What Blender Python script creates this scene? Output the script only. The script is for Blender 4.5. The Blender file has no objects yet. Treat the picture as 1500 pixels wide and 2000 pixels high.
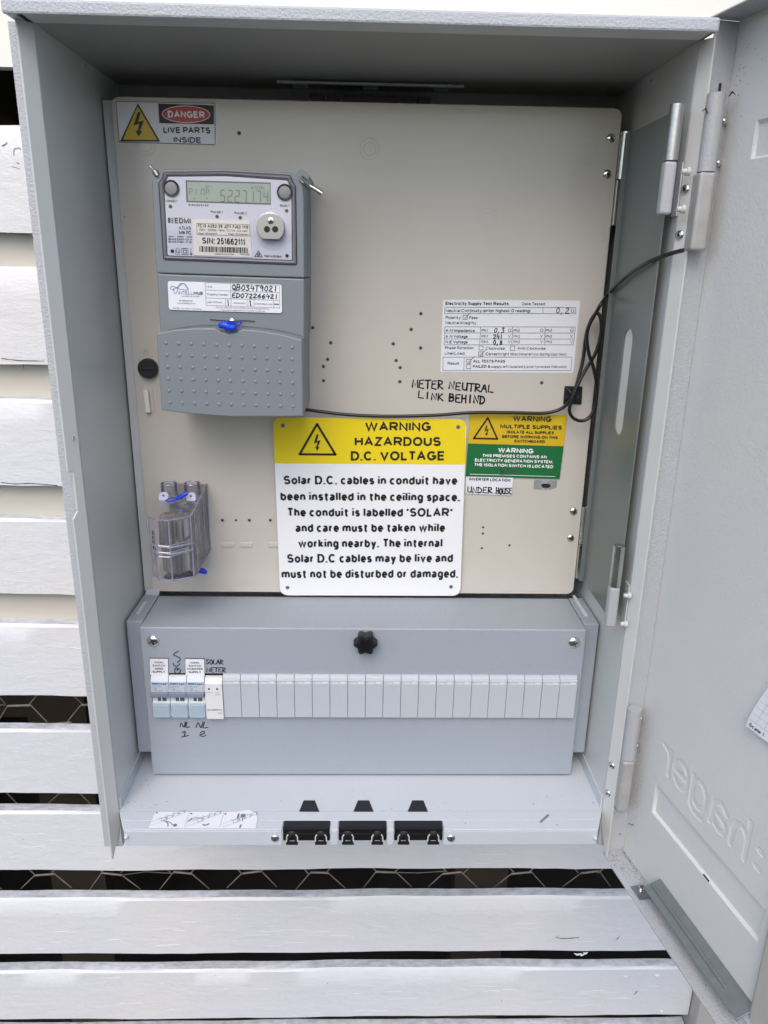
import bpy, math, random
from mathutils import Vector, Matrix
random.seed(7)
R = math.radians
sc = bpy.context.scene

# ------------------------------------------------------------------ camera
F_PX = 1486.64                     # focal length for a 1500 px wide frame
_yaw, _pit, _rol = R(1.58348), R(-17.95463), R(1.03517)
C0 = Vector((-0.00096, -0.61742, 0.1887))
FW = Vector((math.sin(_yaw)*math.cos(_pit), math.cos(_yaw)*math.cos(_pit), math.sin(_pit)))
_rt = Vector((math.cos(_yaw), -math.sin(_yaw), 0)); _up = _rt.cross(FW)
RT = _rt*math.cos(_rol)+_up*math.sin(_rol); UP = -_rt*math.sin(_rol)+_up*math.cos(_rol)
cd = bpy.data.cameras.new('camera'); cam = bpy.data.objects.new('camera', cd); sc.collection.objects.link(cam)
cd.sensor_fit = 'HORIZONTAL'; cd.sensor_width = 36; cd.lens = 36*F_PX/1500; cd.clip_start = .01; cd.clip_end = 500
cam.matrix_world = Matrix(((RT.x, UP.x, -FW.x, C0.x), (RT.y, UP.y, -FW.y, C0.y), (RT.z, UP.z, -FW.z, C0.z), (0, 0, 0, 1)))
sc.camera = cam

# ------------------------------------------------------------------ light
BOUNCE_TOP = .35
SUN_EL, SUN_AZ = 48, 193           # sun direction, degrees (azimuth measured from +y clockwise)
w = bpy.data.worlds.new('World'); sc.world = w; w.use_nodes = True
nt = w.node_tree; nt.nodes.clear()
sky = nt.nodes.new('ShaderNodeTexSky'); sky.sky_type = 'NISHITA'; sky.sun_disc = False
sky.sun_elevation = R(SUN_EL); sky.sun_rotation = R(SUN_AZ); sky.dust_density = 2.5; sky.air_density = 1.0; sky.ozone_density = 1.2
bg = nt.nodes.new('ShaderNodeBackground'); bg.inputs[1].default_value = .15
ow = nt.nodes.new('ShaderNodeOutputWorld'); nt.links.new(sky.outputs[0], bg.inputs[0]); nt.links.new(bg.outputs[0], ow.inputs[0])
sl = bpy.data.lights.new('sun', 'SUN'); sl.energy = .6; sl.angle = R(45); sl.color = (1, .96, .9)
so = bpy.data.objects.new('sun', sl); sc.collection.objects.link(so)
_sd = Vector((math.sin(R(SUN_AZ))*math.cos(R(SUN_EL)), math.cos(R(SUN_AZ))*math.cos(R(SUN_EL)), math.sin(R(SUN_EL))))
so.rotation_euler = _sd.to_track_quat('Z', 'Y').to_euler()
sc.view_settings.view_transform = 'Standard'; sc.view_settings.look = 'None'
sc.view_settings.exposure = .78; sc.view_settings.gamma = 1

# ------------------------------------------------------------------ geometry of sight lines (survey helper)
def ray(u, v): return FW+RT*((u-750)/F_PX)-UP*((v-1000)/F_PX)
class Plane:
    """a real surface plane: point p, outward normal n (towards the viewer's side)"""
    def __init__(s, p, n, up=(0, 0, 1), sc_=1, ox=0, oy=0):
        s.p = Vector(p); s.n = Vector(n).normalized(); s.upv = Vector(up); s.sc = sc_; s.ox = ox; s.oy = oy
    def z(s, sc_, ox, oy): return Plane(s.p, s.n, s.upv, sc_, ox, oy)
    def off(s, d): return Plane(s.p+s.n*d, s.n, s.upv, s.sc, s.ox, s.oy)
    def hit(s, x, y):
        d = ray(s.ox+x/s.sc, s.oy+y/s.sc)
        return C0+d*((s.p-C0).dot(s.n)/d.dot(s.n))
def YP(y): return Plane((0, y, 0), (0, -1, 0))
def ZP(z): return Plane((0, 0, z), (0, 0, 1), (0, 1, 0))
def onY(u, v, y): return YP(y).hit(u, v)
def onZ(u, v, z): return ZP(z).hit(u, v)
def onX(u, v, x): return Plane((x, 0, 0), (-1, 0, 0)).hit(u, v)

# ------------------------------------------------------------------ materials
def newmat(name):
    m = bpy.data.materials.new(name); m.use_nodes = True
    return m, m.node_tree, m.node_tree.nodes['Principled BSDF']
def mat(name, col, rough=.5, metal=0, bump=0, bscale=300, var=0, vscale=8, coat=0, stretch=None, detail=3, spec=.5, dist=.001):
    m, t, b = newmat(name)
    b.inputs['Base Color'].default_value = (*col, 1); b.inputs['Roughness'].default_value = rough
    b.inputs['Metallic'].default_value = metal; b.inputs['Specular IOR Level'].default_value = spec
    if coat: b.inputs['Coat Weight'].default_value = coat; b.inputs['Coat Roughness'].default_value = .12
    tc = t.nodes.new('ShaderNodeTexCoord'); mp = t.nodes.new('ShaderNodeMapping')
    t.links.new(tc.outputs['Object'], mp.inputs[0])
    if stretch: mp.inputs['Scale'].default_value = stretch
    if bump:
        n = t.nodes.new('ShaderNodeTexNoise'); n.inputs['Scale'].default_value = bscale; n.inputs['Detail'].default_value = detail
        bp = t.nodes.new('ShaderNodeBump'); bp.inputs['Strength'].default_value = bump; bp.inputs['Distance'].default_value = dist
        t.links.new(mp.outputs[0], n.inputs['Vector']); t.links.new(n.outputs[0], bp.inputs['Height']); t.links.new(bp.outputs[0], b.inputs['Normal'])
    if var:
        n2 = t.nodes.new('ShaderNodeTexNoise'); n2.inputs['Scale'].default_value = vscale; n2.inputs['Detail'].default_value = 6; n2.inputs['Roughness'].default_value = .65
        t.links.new(mp.outputs[0], n2.inputs['Vector'])
        mr = t.nodes.new('ShaderNodeMapRange'); mr.inputs[1].default_value = .3; mr.inputs[2].default_value = .7
        mr.inputs[3].default_value = 1-var; mr.inputs[4].default_value = 1+var*.5
        t.links.new(n2.outputs[0], mr.inputs[0])
        mx = t.nodes.new('ShaderNodeMix'); mx.data_type = 'RGBA'; mx.blend_type = 'MULTIPLY'; mx.inputs[0].default_value = 1
        mx.inputs[6].default_value = (*col, 1); t.links.new(mr.outputs[0], mx.inputs[7]); t.links.new(mx.outputs[2], b.inputs['Base Color'])
        mr2 = t.nodes.new('ShaderNodeMapRange'); mr2.inputs[3].default_value = max(.02, rough-.08); mr2.inputs[4].default_value = rough+.1
        t.links.new(n2.outputs[0], mr2.inputs[0]); t.links.new(mr2.outputs[0], b.inputs['Roughness'])
    return m
def clearmat(name, tint, gloss=.12, rough=.05, milk=0, milkcol=(.8, .8, .9)):
    m, t, b = newmat(name); t.nodes.remove(b); o = t.nodes['Material Output']
    tr = t.nodes.new('ShaderNodeBsdfTransparent'); tr.inputs[0].default_value = (*tint, 1)
    gl = t.nodes.new('ShaderNodeBsdfGlossy'); gl.inputs['Roughness'].default_value = rough
    fr = t.nodes.new('ShaderNodeFresnel'); fr.inputs[0].default_value = 1.45
    ad = t.nodes.new('ShaderNodeMath'); ad.operation = 'ADD'; ad.inputs[1].default_value = gloss-.04; ad.use_clamp = True
    mx = t.nodes.new('ShaderNodeMixShader')
    t.links.new(fr.outputs[0], ad.inputs[0]); t.links.new(ad.outputs[0], mx.inputs[0]); t.links.new(tr.outputs[0], mx.inputs[1]); t.links.new(gl.outputs[0], mx.inputs[2])
    out = mx
    if milk:
        df = t.nodes.new('ShaderNodeBsdfDiffuse'); df.inputs[0].default_value = (*milkcol, 1)
        m2 = t.nodes.new('ShaderNodeMixShader'); m2.inputs[0].default_value = milk
        t.links.new(mx.outputs[0], m2.inputs[1]); t.links.new(df.outputs[0], m2.inputs[2]); out = m2
    t.links.new(out.outputs[0], o.inputs[0]); return m

def timbermat():
    m, t, b = newmat('white_painted_timber'); L = t.links.new
    tc = t.nodes.new('ShaderNodeTexCoord'); b.inputs['Roughness'].default_value = .42
    def noise(sc_, st, det, rg=.6, ds=0):
        mp = t.nodes.new('ShaderNodeMapping'); mp.inputs['Scale'].default_value = st; L(tc.outputs['Object'], mp.inputs[0])
        n = t.nodes.new('ShaderNodeTexNoise'); n.inputs['Scale'].default_value = sc_; n.inputs['Detail'].default_value = det; n.inputs['Roughness'].default_value = rg; n.inputs['Distortion'].default_value = ds
        L(mp.outputs[0], n.inputs['Vector']); return n
    grain = noise(150, (.12, 1, 1), 5, .6, .6); lump = noise(60, (.5, 1, 1), 9, .72, .3); mask = noise(7, (1, 1, 1), 3)
    r1 = t.nodes.new('ShaderNodeMapRange'); r1.inputs[1].default_value = .42; r1.inputs[2].default_value = .62; L(mask.outputs[0], r1.inputs[0])
    mxf = t.nodes.new('ShaderNodeMix'); mxf.data_type = 'FLOAT'; L(r1.outputs[0], mxf.inputs[0]); L(lump.outputs[0], mxf.inputs[2]); 
    ad = t.nodes.new('ShaderNodeMath'); ad.operation = 'MULTIPLY_ADD'; ad.inputs[1].default_value = .35; L(grain.outputs[0], ad.inputs[0]); L(lump.outputs[0], ad.inputs[2]); L(ad.outputs[0], mxf.inputs[3])
    bp = t.nodes.new('ShaderNodeBump'); bp.inputs['Strength'].default_value = .55; bp.inputs['Distance'].default_value = .0026; L(mxf.outputs[0], bp.inputs['Height']); L(bp.outputs[0], b.inputs['Normal'])
    dirt = noise(60, (.5, 1, 1.5), 6, .7); r2 = t.nodes.new('ShaderNodeMapRange'); r2.inputs[1].default_value = .70; r2.inputs[2].default_value = .78; L(dirt.outputs[0], r2.inputs[0])
    tint = noise(3, (1, 1, 1), 2); cr = t.nodes.new('ShaderNodeValToRGB'); cr.color_ramp.elements[0].position = .35; cr.color_ramp.elements[1].position = .65
    cr.color_ramp.elements[0].color = (.67, .69, .73, 1); cr.color_ramp.elements[1].color = (.72, .71, .69, 1); L(tint.outputs[0], cr.inputs[0])
    mx = t.nodes.new('ShaderNodeMix'); mx.data_type = 'RGBA'; L(r2.outputs[0], mx.inputs[0]); L(cr.outputs[0], mx.inputs[6]); mx.inputs[7].default_value = (.50, .48, .45, 1); L(mx.outputs[2], b.inputs['Base Color'])
    return m
M = {}
M['coat'] = mat('sky_tinted_powder_coat', (.525, .56, .60), .42, bump=.32, bscale=620, var=.05, vscale=5, dist=.0006)  # floor and sill paint, with the sky's blue put into its colour
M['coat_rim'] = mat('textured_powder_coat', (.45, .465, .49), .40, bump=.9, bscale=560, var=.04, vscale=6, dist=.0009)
M['coat_lip'] = mat('smooth_powder_coat', (.54, .55, .54), .45, bump=.22, bscale=500, var=.04, dist=.0005)
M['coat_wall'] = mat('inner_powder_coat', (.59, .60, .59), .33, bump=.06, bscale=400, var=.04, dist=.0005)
M['coat_shaded'] = mat('shaded_powder_coat', (.33, .34, .32), .4, bump=.06, bscale=400, dist=.0005)  # darker copy of the box paint, ceiling shade put into the colour
M['door'] = mat('door_powder_coat', (.645, .65, .635), .40, bump=.45, bscale=420, var=.05, vscale=4, dist=.0008)
M['esc'] = mat('escutcheon_powder_coat', (.32, .355, .40), .42, bump=.5, bscale=480, var=.03, vscale=5, dist=.0008)
M['panel'] = mat('beige_meter_panel', (.555, .525, .47), .17, bump=.05, bscale=35, var=.05, vscale=7, dist=.0006)
M['pan'] = mat('dark_grey_pan', (.15, .17, .165), .32, bump=.06, bscale=300, var=.10, vscale=9, dist=.0004)
M['zinc'] = mat('zinc_plate', (.55, .58, .55), .24, 1, bump=.12, bscale=200, var=.22, vscale=60, dist=.0004)
M['raw'] = mat('bare_steel', (.52, .52, .50), .38, 1, bump=.3, bscale=400, var=.2, vscale=80, dist=.0004)
M['galv'] = mat('galvanised_steel', (.24, .27, .29), .38, .6, var=.12, vscale=90)
M['paintmetal'] = mat('painted_hinge', (.40, .41, .425), .35, bump=.5, bscale=600, dist=.0007)
M['hingeraw'] = mat('unpainted_hinge', (.41, .405, .395), .4, .2, bump=.2, bscale=300, var=.15, vscale=60)
M['screw'] = mat('bright_screw', (.72, .71, .68), .2, 1)
M['black'] = mat('black_plastic', (.006, .006, .008), .28)
M['blackmatte'] = mat('black_rubber', (.010, .010, .013), .5)
M['cable'] = mat('black_cable_sheath', (.009, .009, .010), .32)
M['hole'] = mat('hole_dark', (.012, .011, .010), .8)
M['ink'] = mat('black_print', (.010, .010, .012), .45)
M['marker'] = mat('black_marker', (.008, .008, .014), .3)
M['inkgrey'] = mat('grey_print', (.18, .18, .22), .5)
M['inkblue'] = mat('blue_print', (.02, .12, .36), .45)
M['inkwhite'] = mat('white_print', (.86, .86, .86), .4)
M['scratch'] = mat('scratched_marker', (.05, .10, .06), .35)
M['whitesign'] = mat('white_sign_plastic', (.80, .81, .83), .35, bump=.03, bscale=80, var=.02)
M['whitelabel'] = mat('white_label', (.74, .75, .79), .35)
M['creamlabel'] = mat('cream_label', (.70, .68, .62), .4)
M['yellow'] = mat('yellow_plastic', (.80, .62, .015), .35)
M['yellow2'] = mat('yellow_engraved', (.62, .43, .012), .38)
M['green'] = mat('green_engraved', (.012, .145, .042), .35)
M['red'] = mat('red_print', (.52, .015, .015), .35)
M['meter'] = mat('meter_grey_plastic', (.19, .215, .235), .42, bump=.1, bscale=1500, var=.02, dist=.0003)
M['meterside'] = M['meter']
M['metertrim'] = mat('meter_trim', (.20, .20, .23), .22)
M['gasket'] = mat('dark_gasket', (.015, .015, .018), .4)
M['face'] = mat('meter_faceplate', (.56, .57, .64), .4)
M['lcd'] = mat('lcd_glass', (.26, .33, .28), .12)
M['lcdframe'] = mat('lcd_frame', (.03, .045, .045), .3)
M['seg'] = mat('lcd_segments', (.05, .085, .07), .3)
M['button'] = mat('grey_rubber_button', (.24, .24, .235), .55)
M['port'] = mat('brushed_port', (.40, .39, .37), .3, .7)
M['bluetag'] = mat('blue_seal_plastic', (.008, .05, .62), .25)
M['clear'] = clearmat('clear_cover', (.95, .95, .97), .05, .03)
M['fuseclear'] = clearmat('fuse_cover_plastic', (.965, .965, .99), .055, .05, .03, (.55, .56, .78))
M['fuseedge'] = clearmat('fuse_cover_edge', (.86, .86, .95), .16, .08, .34, (.50, .50, .68))
M['fusetab'] = clearmat('fuse_cover_tab', (.9, .9, 1), .1, .2, .75, (.72, .75, .92))
M['foil'] = mat('fuse_silver', (.60, .57, .50), .2, .7, bump=.25, bscale=40, stretch=(1, 1, .02), var=.5, vscale=330)
M['winblue'] = clearmat('breaker_window', (.88, .95, .97), .06, .10, .50, (.56, .66, .74))
M['mcb'] = mat('breaker_white', (.62, .66, .70), .4)
M['mcblabel'] = mat('breaker_label', (.48, .53, .60), .4)
M['toggle'] = mat('breaker_toggle', (.20, .24, .30), .4)
M['slot'] = mat('breaker_slot', (.10, .105, .11), .5)
M['solar'] = mat('module_white', (.68, .68, .68), .4)
M['blank'] = mat('blank_grey', (.45, .495, .525), .42, bump=.05, bscale=90, var=.03)
M['timber'] = timbermat()
M['timberedge'] = mat('weathered_board_top', (.58, .60, .64), .7, bump=.8, bscale=120, var=.28, vscale=140, detail=6, dist=.002, stretch=(.5, 1, 1))
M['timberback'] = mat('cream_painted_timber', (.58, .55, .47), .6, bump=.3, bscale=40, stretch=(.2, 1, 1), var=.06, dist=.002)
M['timbertop'] = mat('cream_top_board', (.80, .79, .70), .5, bump=.4, bscale=30, stretch=(.1, 1, 1), detail=6, dist=.002)
M['post'] = mat('beige_post', (.42, .405, .375), .55, bump=.1, bscale=200)
M['void'] = mat('underfloor_gloom', (.03, .025, .021), .9, var=.5, vscale=5)
M['wire'] = mat('rusty_wire', (.27, .235, .20), .6, .2, var=.4, vscale=60)
M['speck'] = mat('dirt', (.03, .03, .03), .8)
M['paper'] = mat('white_paper', (.74, .75, .80), .6)
M['ground'] = mat('concrete_yard', (.09, .085, .078), .85, bump=.4, bscale=15, var=.3, vscale=1.5, dist=.01)
M['fence'] = mat('far_timber', (.10, .08, .06), .7, bump=.3, bscale=10, var=.3, vscale=3)
M['render'] = mat('bounce_wall_render', (.42, .37, .28), .8, bump=.2, bscale=30, var=.1)
M['leaf'] = mat('added_hedge_leaves', (.05, .10, .03), .6, var=.4, vscale=6)
M['rust'] = mat('rust', (.10, .035, .025), .9)
M['galvroll'] = mat('smudge_tape', (.42, .43, .44), .25, .3, var=.25, vscale=90)

# ------------------------------------------------------------------ mesh builder
class MB:
    def __init__(s, f=None): s.v = []; s.f = []; s.mi = []; s.T = f; s.m = 0
    def add(s, vs, fs):
        b = len(s.v)
        s.v += [Vector(s.T(*p)) if s.T else Vector(p) for p in vs]
        s.f += [tuple(b+i for i in q) for q in fs]; s.mi += [s.m]*len(fs); return s
    def box(s, x0, x1, y0, y1, z0, z1):
        return s.add([(x0,y0,z0),(x1,y0,z0),(x1,y1,z0),(x0,y1,z0),(x0,y0,z1),(x1,y0,z1),(x1,y1,z1),(x0,y1,z1)],
                     [(0,3,2,1),(4,5,6,7),(0,1,5,4),(1,2,6,5),(2,3,7,6),(3,0,4,7)])
    def loft(s, A, B, capA=True, capB=True):
        n = len(A); fs = [(i, (i+1) % n, n+(i+1) % n, n+i) for i in range(n)]
        if capA: fs.append(tuple(reversed(range(n))))
        if capB: fs.append(tuple(range(n, 2*n)))
        return s.add(list(A)+list(B), fs)
    def slab(s, poly, d):                                  # polygon of points extruded by vector d
        d = Vector(d); return s.loft([Vector(p) for p in poly], [Vector(p)+d for p in poly])
    def face(s, poly): return s.add(poly, [tuple(range(len(poly)))])
    def tube(s, pts, r, n=10, caps=True, prof=None):
        pts = [Vector(p) for p in pts]; rs = r if isinstance(r, (list, tuple)) else [r]*len(pts)
        t = (pts[1]-pts[0]).normalized(); a = t.orthogonal().normalized(); rings = []
        for i, p in enumerate(pts):
            q = (pts[min(i+1, len(pts)-1)]-pts[max(i-1, 0)]).normalized()
            a = (a-q*a.dot(q)).normalized(); b = q.cross(a)
            rings.append([p+(a*math.cos(k*2*math.pi/n)+b*math.sin(k*2*math.pi/n))*rs[i] for k in range(n)])
        vs = [x for g in rings for x in g]; fs = []
        for i in range(len(pts)-1):
            for k in range(n): fs.append((i*n+k, i*n+(k+1) % n, (i+1)*n+(k+1) % n, (i+1)*n+k))
        if caps: fs.append(tuple(reversed(range(n)))); fs.append(tuple((len(pts)-1)*n+k for k in range(n)))
        return s.add(vs, fs)
    def dome(s, c, nrm, r, h, n=16, k=5):
        c = Vector(c); nrm = Vector(nrm).normalized(); a = nrm.orthogonal().normalized(); b = nrm.cross(a)
        vs = []; fs = []
        for j in range(k):
            th = j/k*math.pi/2; rr = r*math.cos(th); hh = h*math.sin(th)
            vs += [c+(a*math.cos(i*2*math.pi/n)+b*math.sin(i*2*math.pi/n))*rr+nrm*hh for i in range(n)]
        vs.append(c+nrm*h)
        for j in range(k-1):
            for i in range(n): fs.append((j*n+i, j*n+(i+1) % n, (j+1)*n+(i+1) % n, (j+1)*n+i))
        for i in range(n): fs.append(((k-1)*n+i, (k-1)*n+(i+1) % n, k*n))
        return s.add(vs, fs)
    def disc(s, c, nrm, r, n=24, a=None, ry=None):
        c = Vector(c); nrm = Vector(nrm).normalized(); a = Vector(a).normalized() if a else nrm.orthogonal().normalized(); b = nrm.cross(a); ry = ry or r
        return s.face([c+a*(math.cos(i*2*math.pi/n)*r)+b*(math.sin(i*2*math.pi/n)*ry) for i in range(n)])
    def ring(s, c, nrm, r0, r1, n=28):
        c = Vector(c); nrm = Vector(nrm).normalized(); a = nrm.orthogonal().normalized(); b = nrm.cross(a)
        u = [a*math.cos(i*2*math.pi/n)+b*math.sin(i*2*math.pi/n) for i in range(n)]
        return s.add([c+q*r0 for q in u]+[c+q*r1 for q in u], [(i, (i+1) % n, n+(i+1) % n, n+i) for i in range(n)])
    def build(s, name, m, parent=None, bevel=0, smooth=False, label=None, seg=2):
        o0 = parent_loc(parent); me = bpy.data.meshes.new(name)
        me.from_pydata([v-o0 for v in s.v], [], s.f)
        for k in (m if isinstance(m, (list, tuple)) else [m]): me.materials.append(M[k])
        me.polygons.foreach_set('material_index', s.mi)
        if smooth: me.polygons.foreach_set('use_smooth', [True]*len(me.polygons))
        me.update()
        o = bpy.data.objects.new(name, me); sc.collection.objects.link(o)
        if parent: o.parent = parent
        if bevel:
            b = o.modifiers.new('bevel', 'BEVEL'); b.width = bevel; b.segments = seg; b.limit_method = 'ANGLE'; b.angle_limit = R(35)
        if smooth:
            try: me.set_sharp_from_angle(angle=R(40))
            except Exception: pass
        if label: o['label'] = label
        return o
def parent_loc(o):
    v = Vector((0, 0, 0))
    while o: v = v+o.location; o = o.parent
    return v
def thing(name, loc, label, cat, group=None):
    o = bpy.data.objects.new(name, None); sc.collection.objects.link(o); o.location = loc; o.empty_display_size = .02
    return tag(o, label, cat, group)
def tag(o, label=None, cat=None, group=None, kind=None):
    if label: o['label'] = label
    if cat: o['category'] = cat
    if group: o['group'] = group
    if kind: o['kind'] = kind
    return o
def copy_tree(o, parent=None):
    c = o.copy(); sc.collection.objects.link(c); c.parent = parent
    for ch in list(o.children): copy_tree(ch, c)
    return c
def smoothpath(pts, k=6):
    pts = [Vector(p) for p in pts]; out = []
    for i in range(len(pts)-1):
        p0 = pts[max(i-1, 0)]; p1 = pts[i]; p2 = pts[i+1]; p3 = pts[min(i+2, len(pts)-1)]
        for j in range(k):
            t = j/k
            out.append(.5*((2*p1)+(p2-p0)*t+(2*p0-5*p1+4*p2-p3)*t*t+(3*p1-p0-3*p2+p3)*t**3))
    out.append(pts[-1]); return out

# ------------------------------------------------------------------ lettering
_tc = {}
def font_glyphs(s, bold):
    key = (s, bold)
    if key not in _tc:
        cu = bpy.data.curves.new('t', 'FONT'); cu.body = s; cu.size = 1; cu.offset = bold; cu.resolution_u = 3
        o = bpy.data.objects.new('t', cu); sc.collection.objects.link(o)
        dg = bpy.context.evaluated_depsgraph_get(); dg.update()
        me = bpy.data.meshes.new_from_object(o.evaluated_get(dg))
        _tc[key] = ([tuple(v.co) for v in me.vertices], [tuple(p.vertices) for p in me.polygons])
        bpy.data.objects.remove(o); bpy.data.curves.remove(cu); bpy.data.meshes.remove(me)
    return _tc[key]
FCAP = max(v[1] for v in font_glyphs('H', 0)[0]); CAP = 1.0
# grotesque sans lettering built from constant-width strokes (cap height 1)
def _arc(cx, cy, rx, ry, a0, a1, n=10): return [(cx+rx*math.cos(R(a0+(a1-a0)*i/n)), cy+ry*math.sin(R(a0+(a1-a0)*i/n))) for i in range(n+1)]
_O = _arc(.5, .5, .5, .5, 90, 450, 20)
_P = [(0, 0), (0, 1), (.58, 1)]+_arc(.6, .73, .4, .27, 90, -90, 8)[1:-1]+[(.58, .46), (0, .46)]
GL = {
'A': (1.0, [[(0, 0), (.5, 1), (1, 0)], [(.2, .33), (.8, .33)]]), 'B': (.88, [[(0, .53), (.56, .53)]+_arc(.58, .765, .34, .235, -90, 90, 8)+[(0, 1), (0, 0), (.58, 0)]+_arc(.62, .265, .38, .265, -90, 90, 8)]),
'C': (.95, [_arc(.5, .5, .5, .5, 42, 318, 18)]), 'D': (.92, [[(.4, 0), (0, 0), (0, 1), (.4, 1)]+_arc(.45, .5, .55, .5, 90, -90, 12)[1:]]),
'E': (.82, [[(1, 1), (0, 1), (0, 0), (1, 0)], [(0, .52), (.93, .52)]]), 'F': (.77, [[(1, 1), (0, 1), (0, 0)], [(0, .5), (.88, .5)]]),
'G': (1.0, [_arc(.5, .5, .5, .5, 42, 322, 18)+[(1, .22), (1, .46), (.52, .46)]]), 'H': (.9, [[(0, 0), (0, 1)], [(1, 0), (1, 1)], [(0, .52), (1, .52)]]),
'I': (.0, [[(.5, 0), (.5, 1)]]), 'J': (.68, [[(1, 1), (1, .3)]+_arc(.5, .3, .5, .3, 0, -170, 8)]), 'K': (.92, [[(0, 0), (0, 1)], [(1, 1), (0, .36)], [(.33, .57), (1, 0)]]),
'L': (.76, [[(0, 1), (0, 0), (1, 0)]]), 'M': (1.08, [[(0, 0), (0, 1), (.5, .08), (1, 1), (1, 0)]]), 'N': (.9, [[(0, 0), (0, 1), (1, 0), (1, 1)]]), 'O': (1.04, [_O]), 'P': (.86, [_P]),
'Q': (1.04, [_O, [(.62, .26), (1, -.04)]]), 'R': (.93, [_P, [(.5, .46), (1, 0)]]), 'S': (.86, [_arc(.5, .745, .45, .255, 25, 250, 12)+_arc(.52, .265, .48, .265, 78, -158, 12)]),
'T': (.85, [[(0, 1), (1, 1)], [(.5, 1), (.5, 0)]]), 'U': (.9, [[(0, 1), (0, .34)]+_arc(.5, .34, .5, .34, 180, 360, 12)+[(1, 1)]]), 'V': (.95, [[(0, 1), (.5, 0), (1, 1)]]),
'W': (1.36, [[(0, 1), (.25, 0), (.5, 1), (.75, 0), (1, 1)]]), 'X': (.92, [[(0, 1), (1, 0)], [(1, 1), (0, 0)]]), 'Y': (.92, [[(0, 1), (.5, .42), (1, 1)], [(.5, .45), (.5, 0)]]), 'Z': (.84, [[(0, 1), (1, 1), (0, 0), (1, 0)]]),
'0': (.7, [_O]), '1': (.42, [[(0, .72), (.6, .84), (1, 1), (1, 0)]]), '2': (.7, [_arc(.5, .7, .46, .3, 165, -20, 10)+[(.8, .42), (.02, 0), (1, 0)]]),
'3': (.7, [_arc(.5, .76, .42, .24, 160, -80, 10)+[(.3, .53), (.5, .53)]+_arc(.5, .27, .48, .27, 85, -160, 12)]), '4': (.74, [[(.72, 0), (.72, 1), (0, .28), (1, .28)]]),
'5': (.7, [[(.92, 1), (.2, 1), (.1, .5)]+_arc(.5, .32, .48, .32, 130, -155, 12)]), '6': (.7, [_arc(.5, .32, .48, .32, 180, -180, 16)+[(.04, .55), (.2, .9), (.55, 1), (.92, .85)]]), '7': (.7, [[(0, 1), (1, 1), (.55, .5), (.35, 0)]]),
'8': (.7, [_arc(.5, .765, .42, .235, -90, 270, 16), _arc(.5, .265, .5, .265, 90, 450, 16)]), '9': (.7, [_arc(.5, .68, .48, .32, 0, 360, 16)+[(.96, .45), (.8, .1), (.45, 0), (.08, .15)]]),
'.': (.0, [[(.5, -.12), (.5, .06)]]), ',': (.1, [[(1, .06), (.9, -.1), (0, -.3)]]), ':': (.0, [[(.5, -.1), (.5, .06)], [(.5, .62), (.5, .8)]]), '-': (.36, [[(0, .38), (1, .38)]]), '/': (.4, [[(0, -.1), (1, 1.05)]]),
'(': (.22, [_arc(1.2, .38, 1.2, .72, 125, 235, 8)]), ')': (.22, [_arc(-.2, .38, 1.2, .72, 55, -55, 8)]), '&': (.95, [[(1, 0), (.3, .7), (.35, .95), (.6, .95), (.66, .75), (.15, .42), (.05, .15), (.35, 0), (.7, .1), (.95, .45)]]),
'\u2018': (.08, [[(.8, 1), (.2, .85), (.3, .7)]]), '\u2019': (.08, [[(.8, 1), (.8, .85), (.2, .7)]]), '\u00b0': (.3, [_arc(.5, .85, .5, .15, 0, 360, 10)]), '|': (0, [[(.5, 0), (.5, 1)]]),
'\u03a9': (.95, [[(0, 0), (.32, 0), (.32, .1)]+_arc(.5, .58, .5, .42, 235, -55, 16)+[(.68, .1), (.68, 0), (1, 0)]])}
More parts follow.
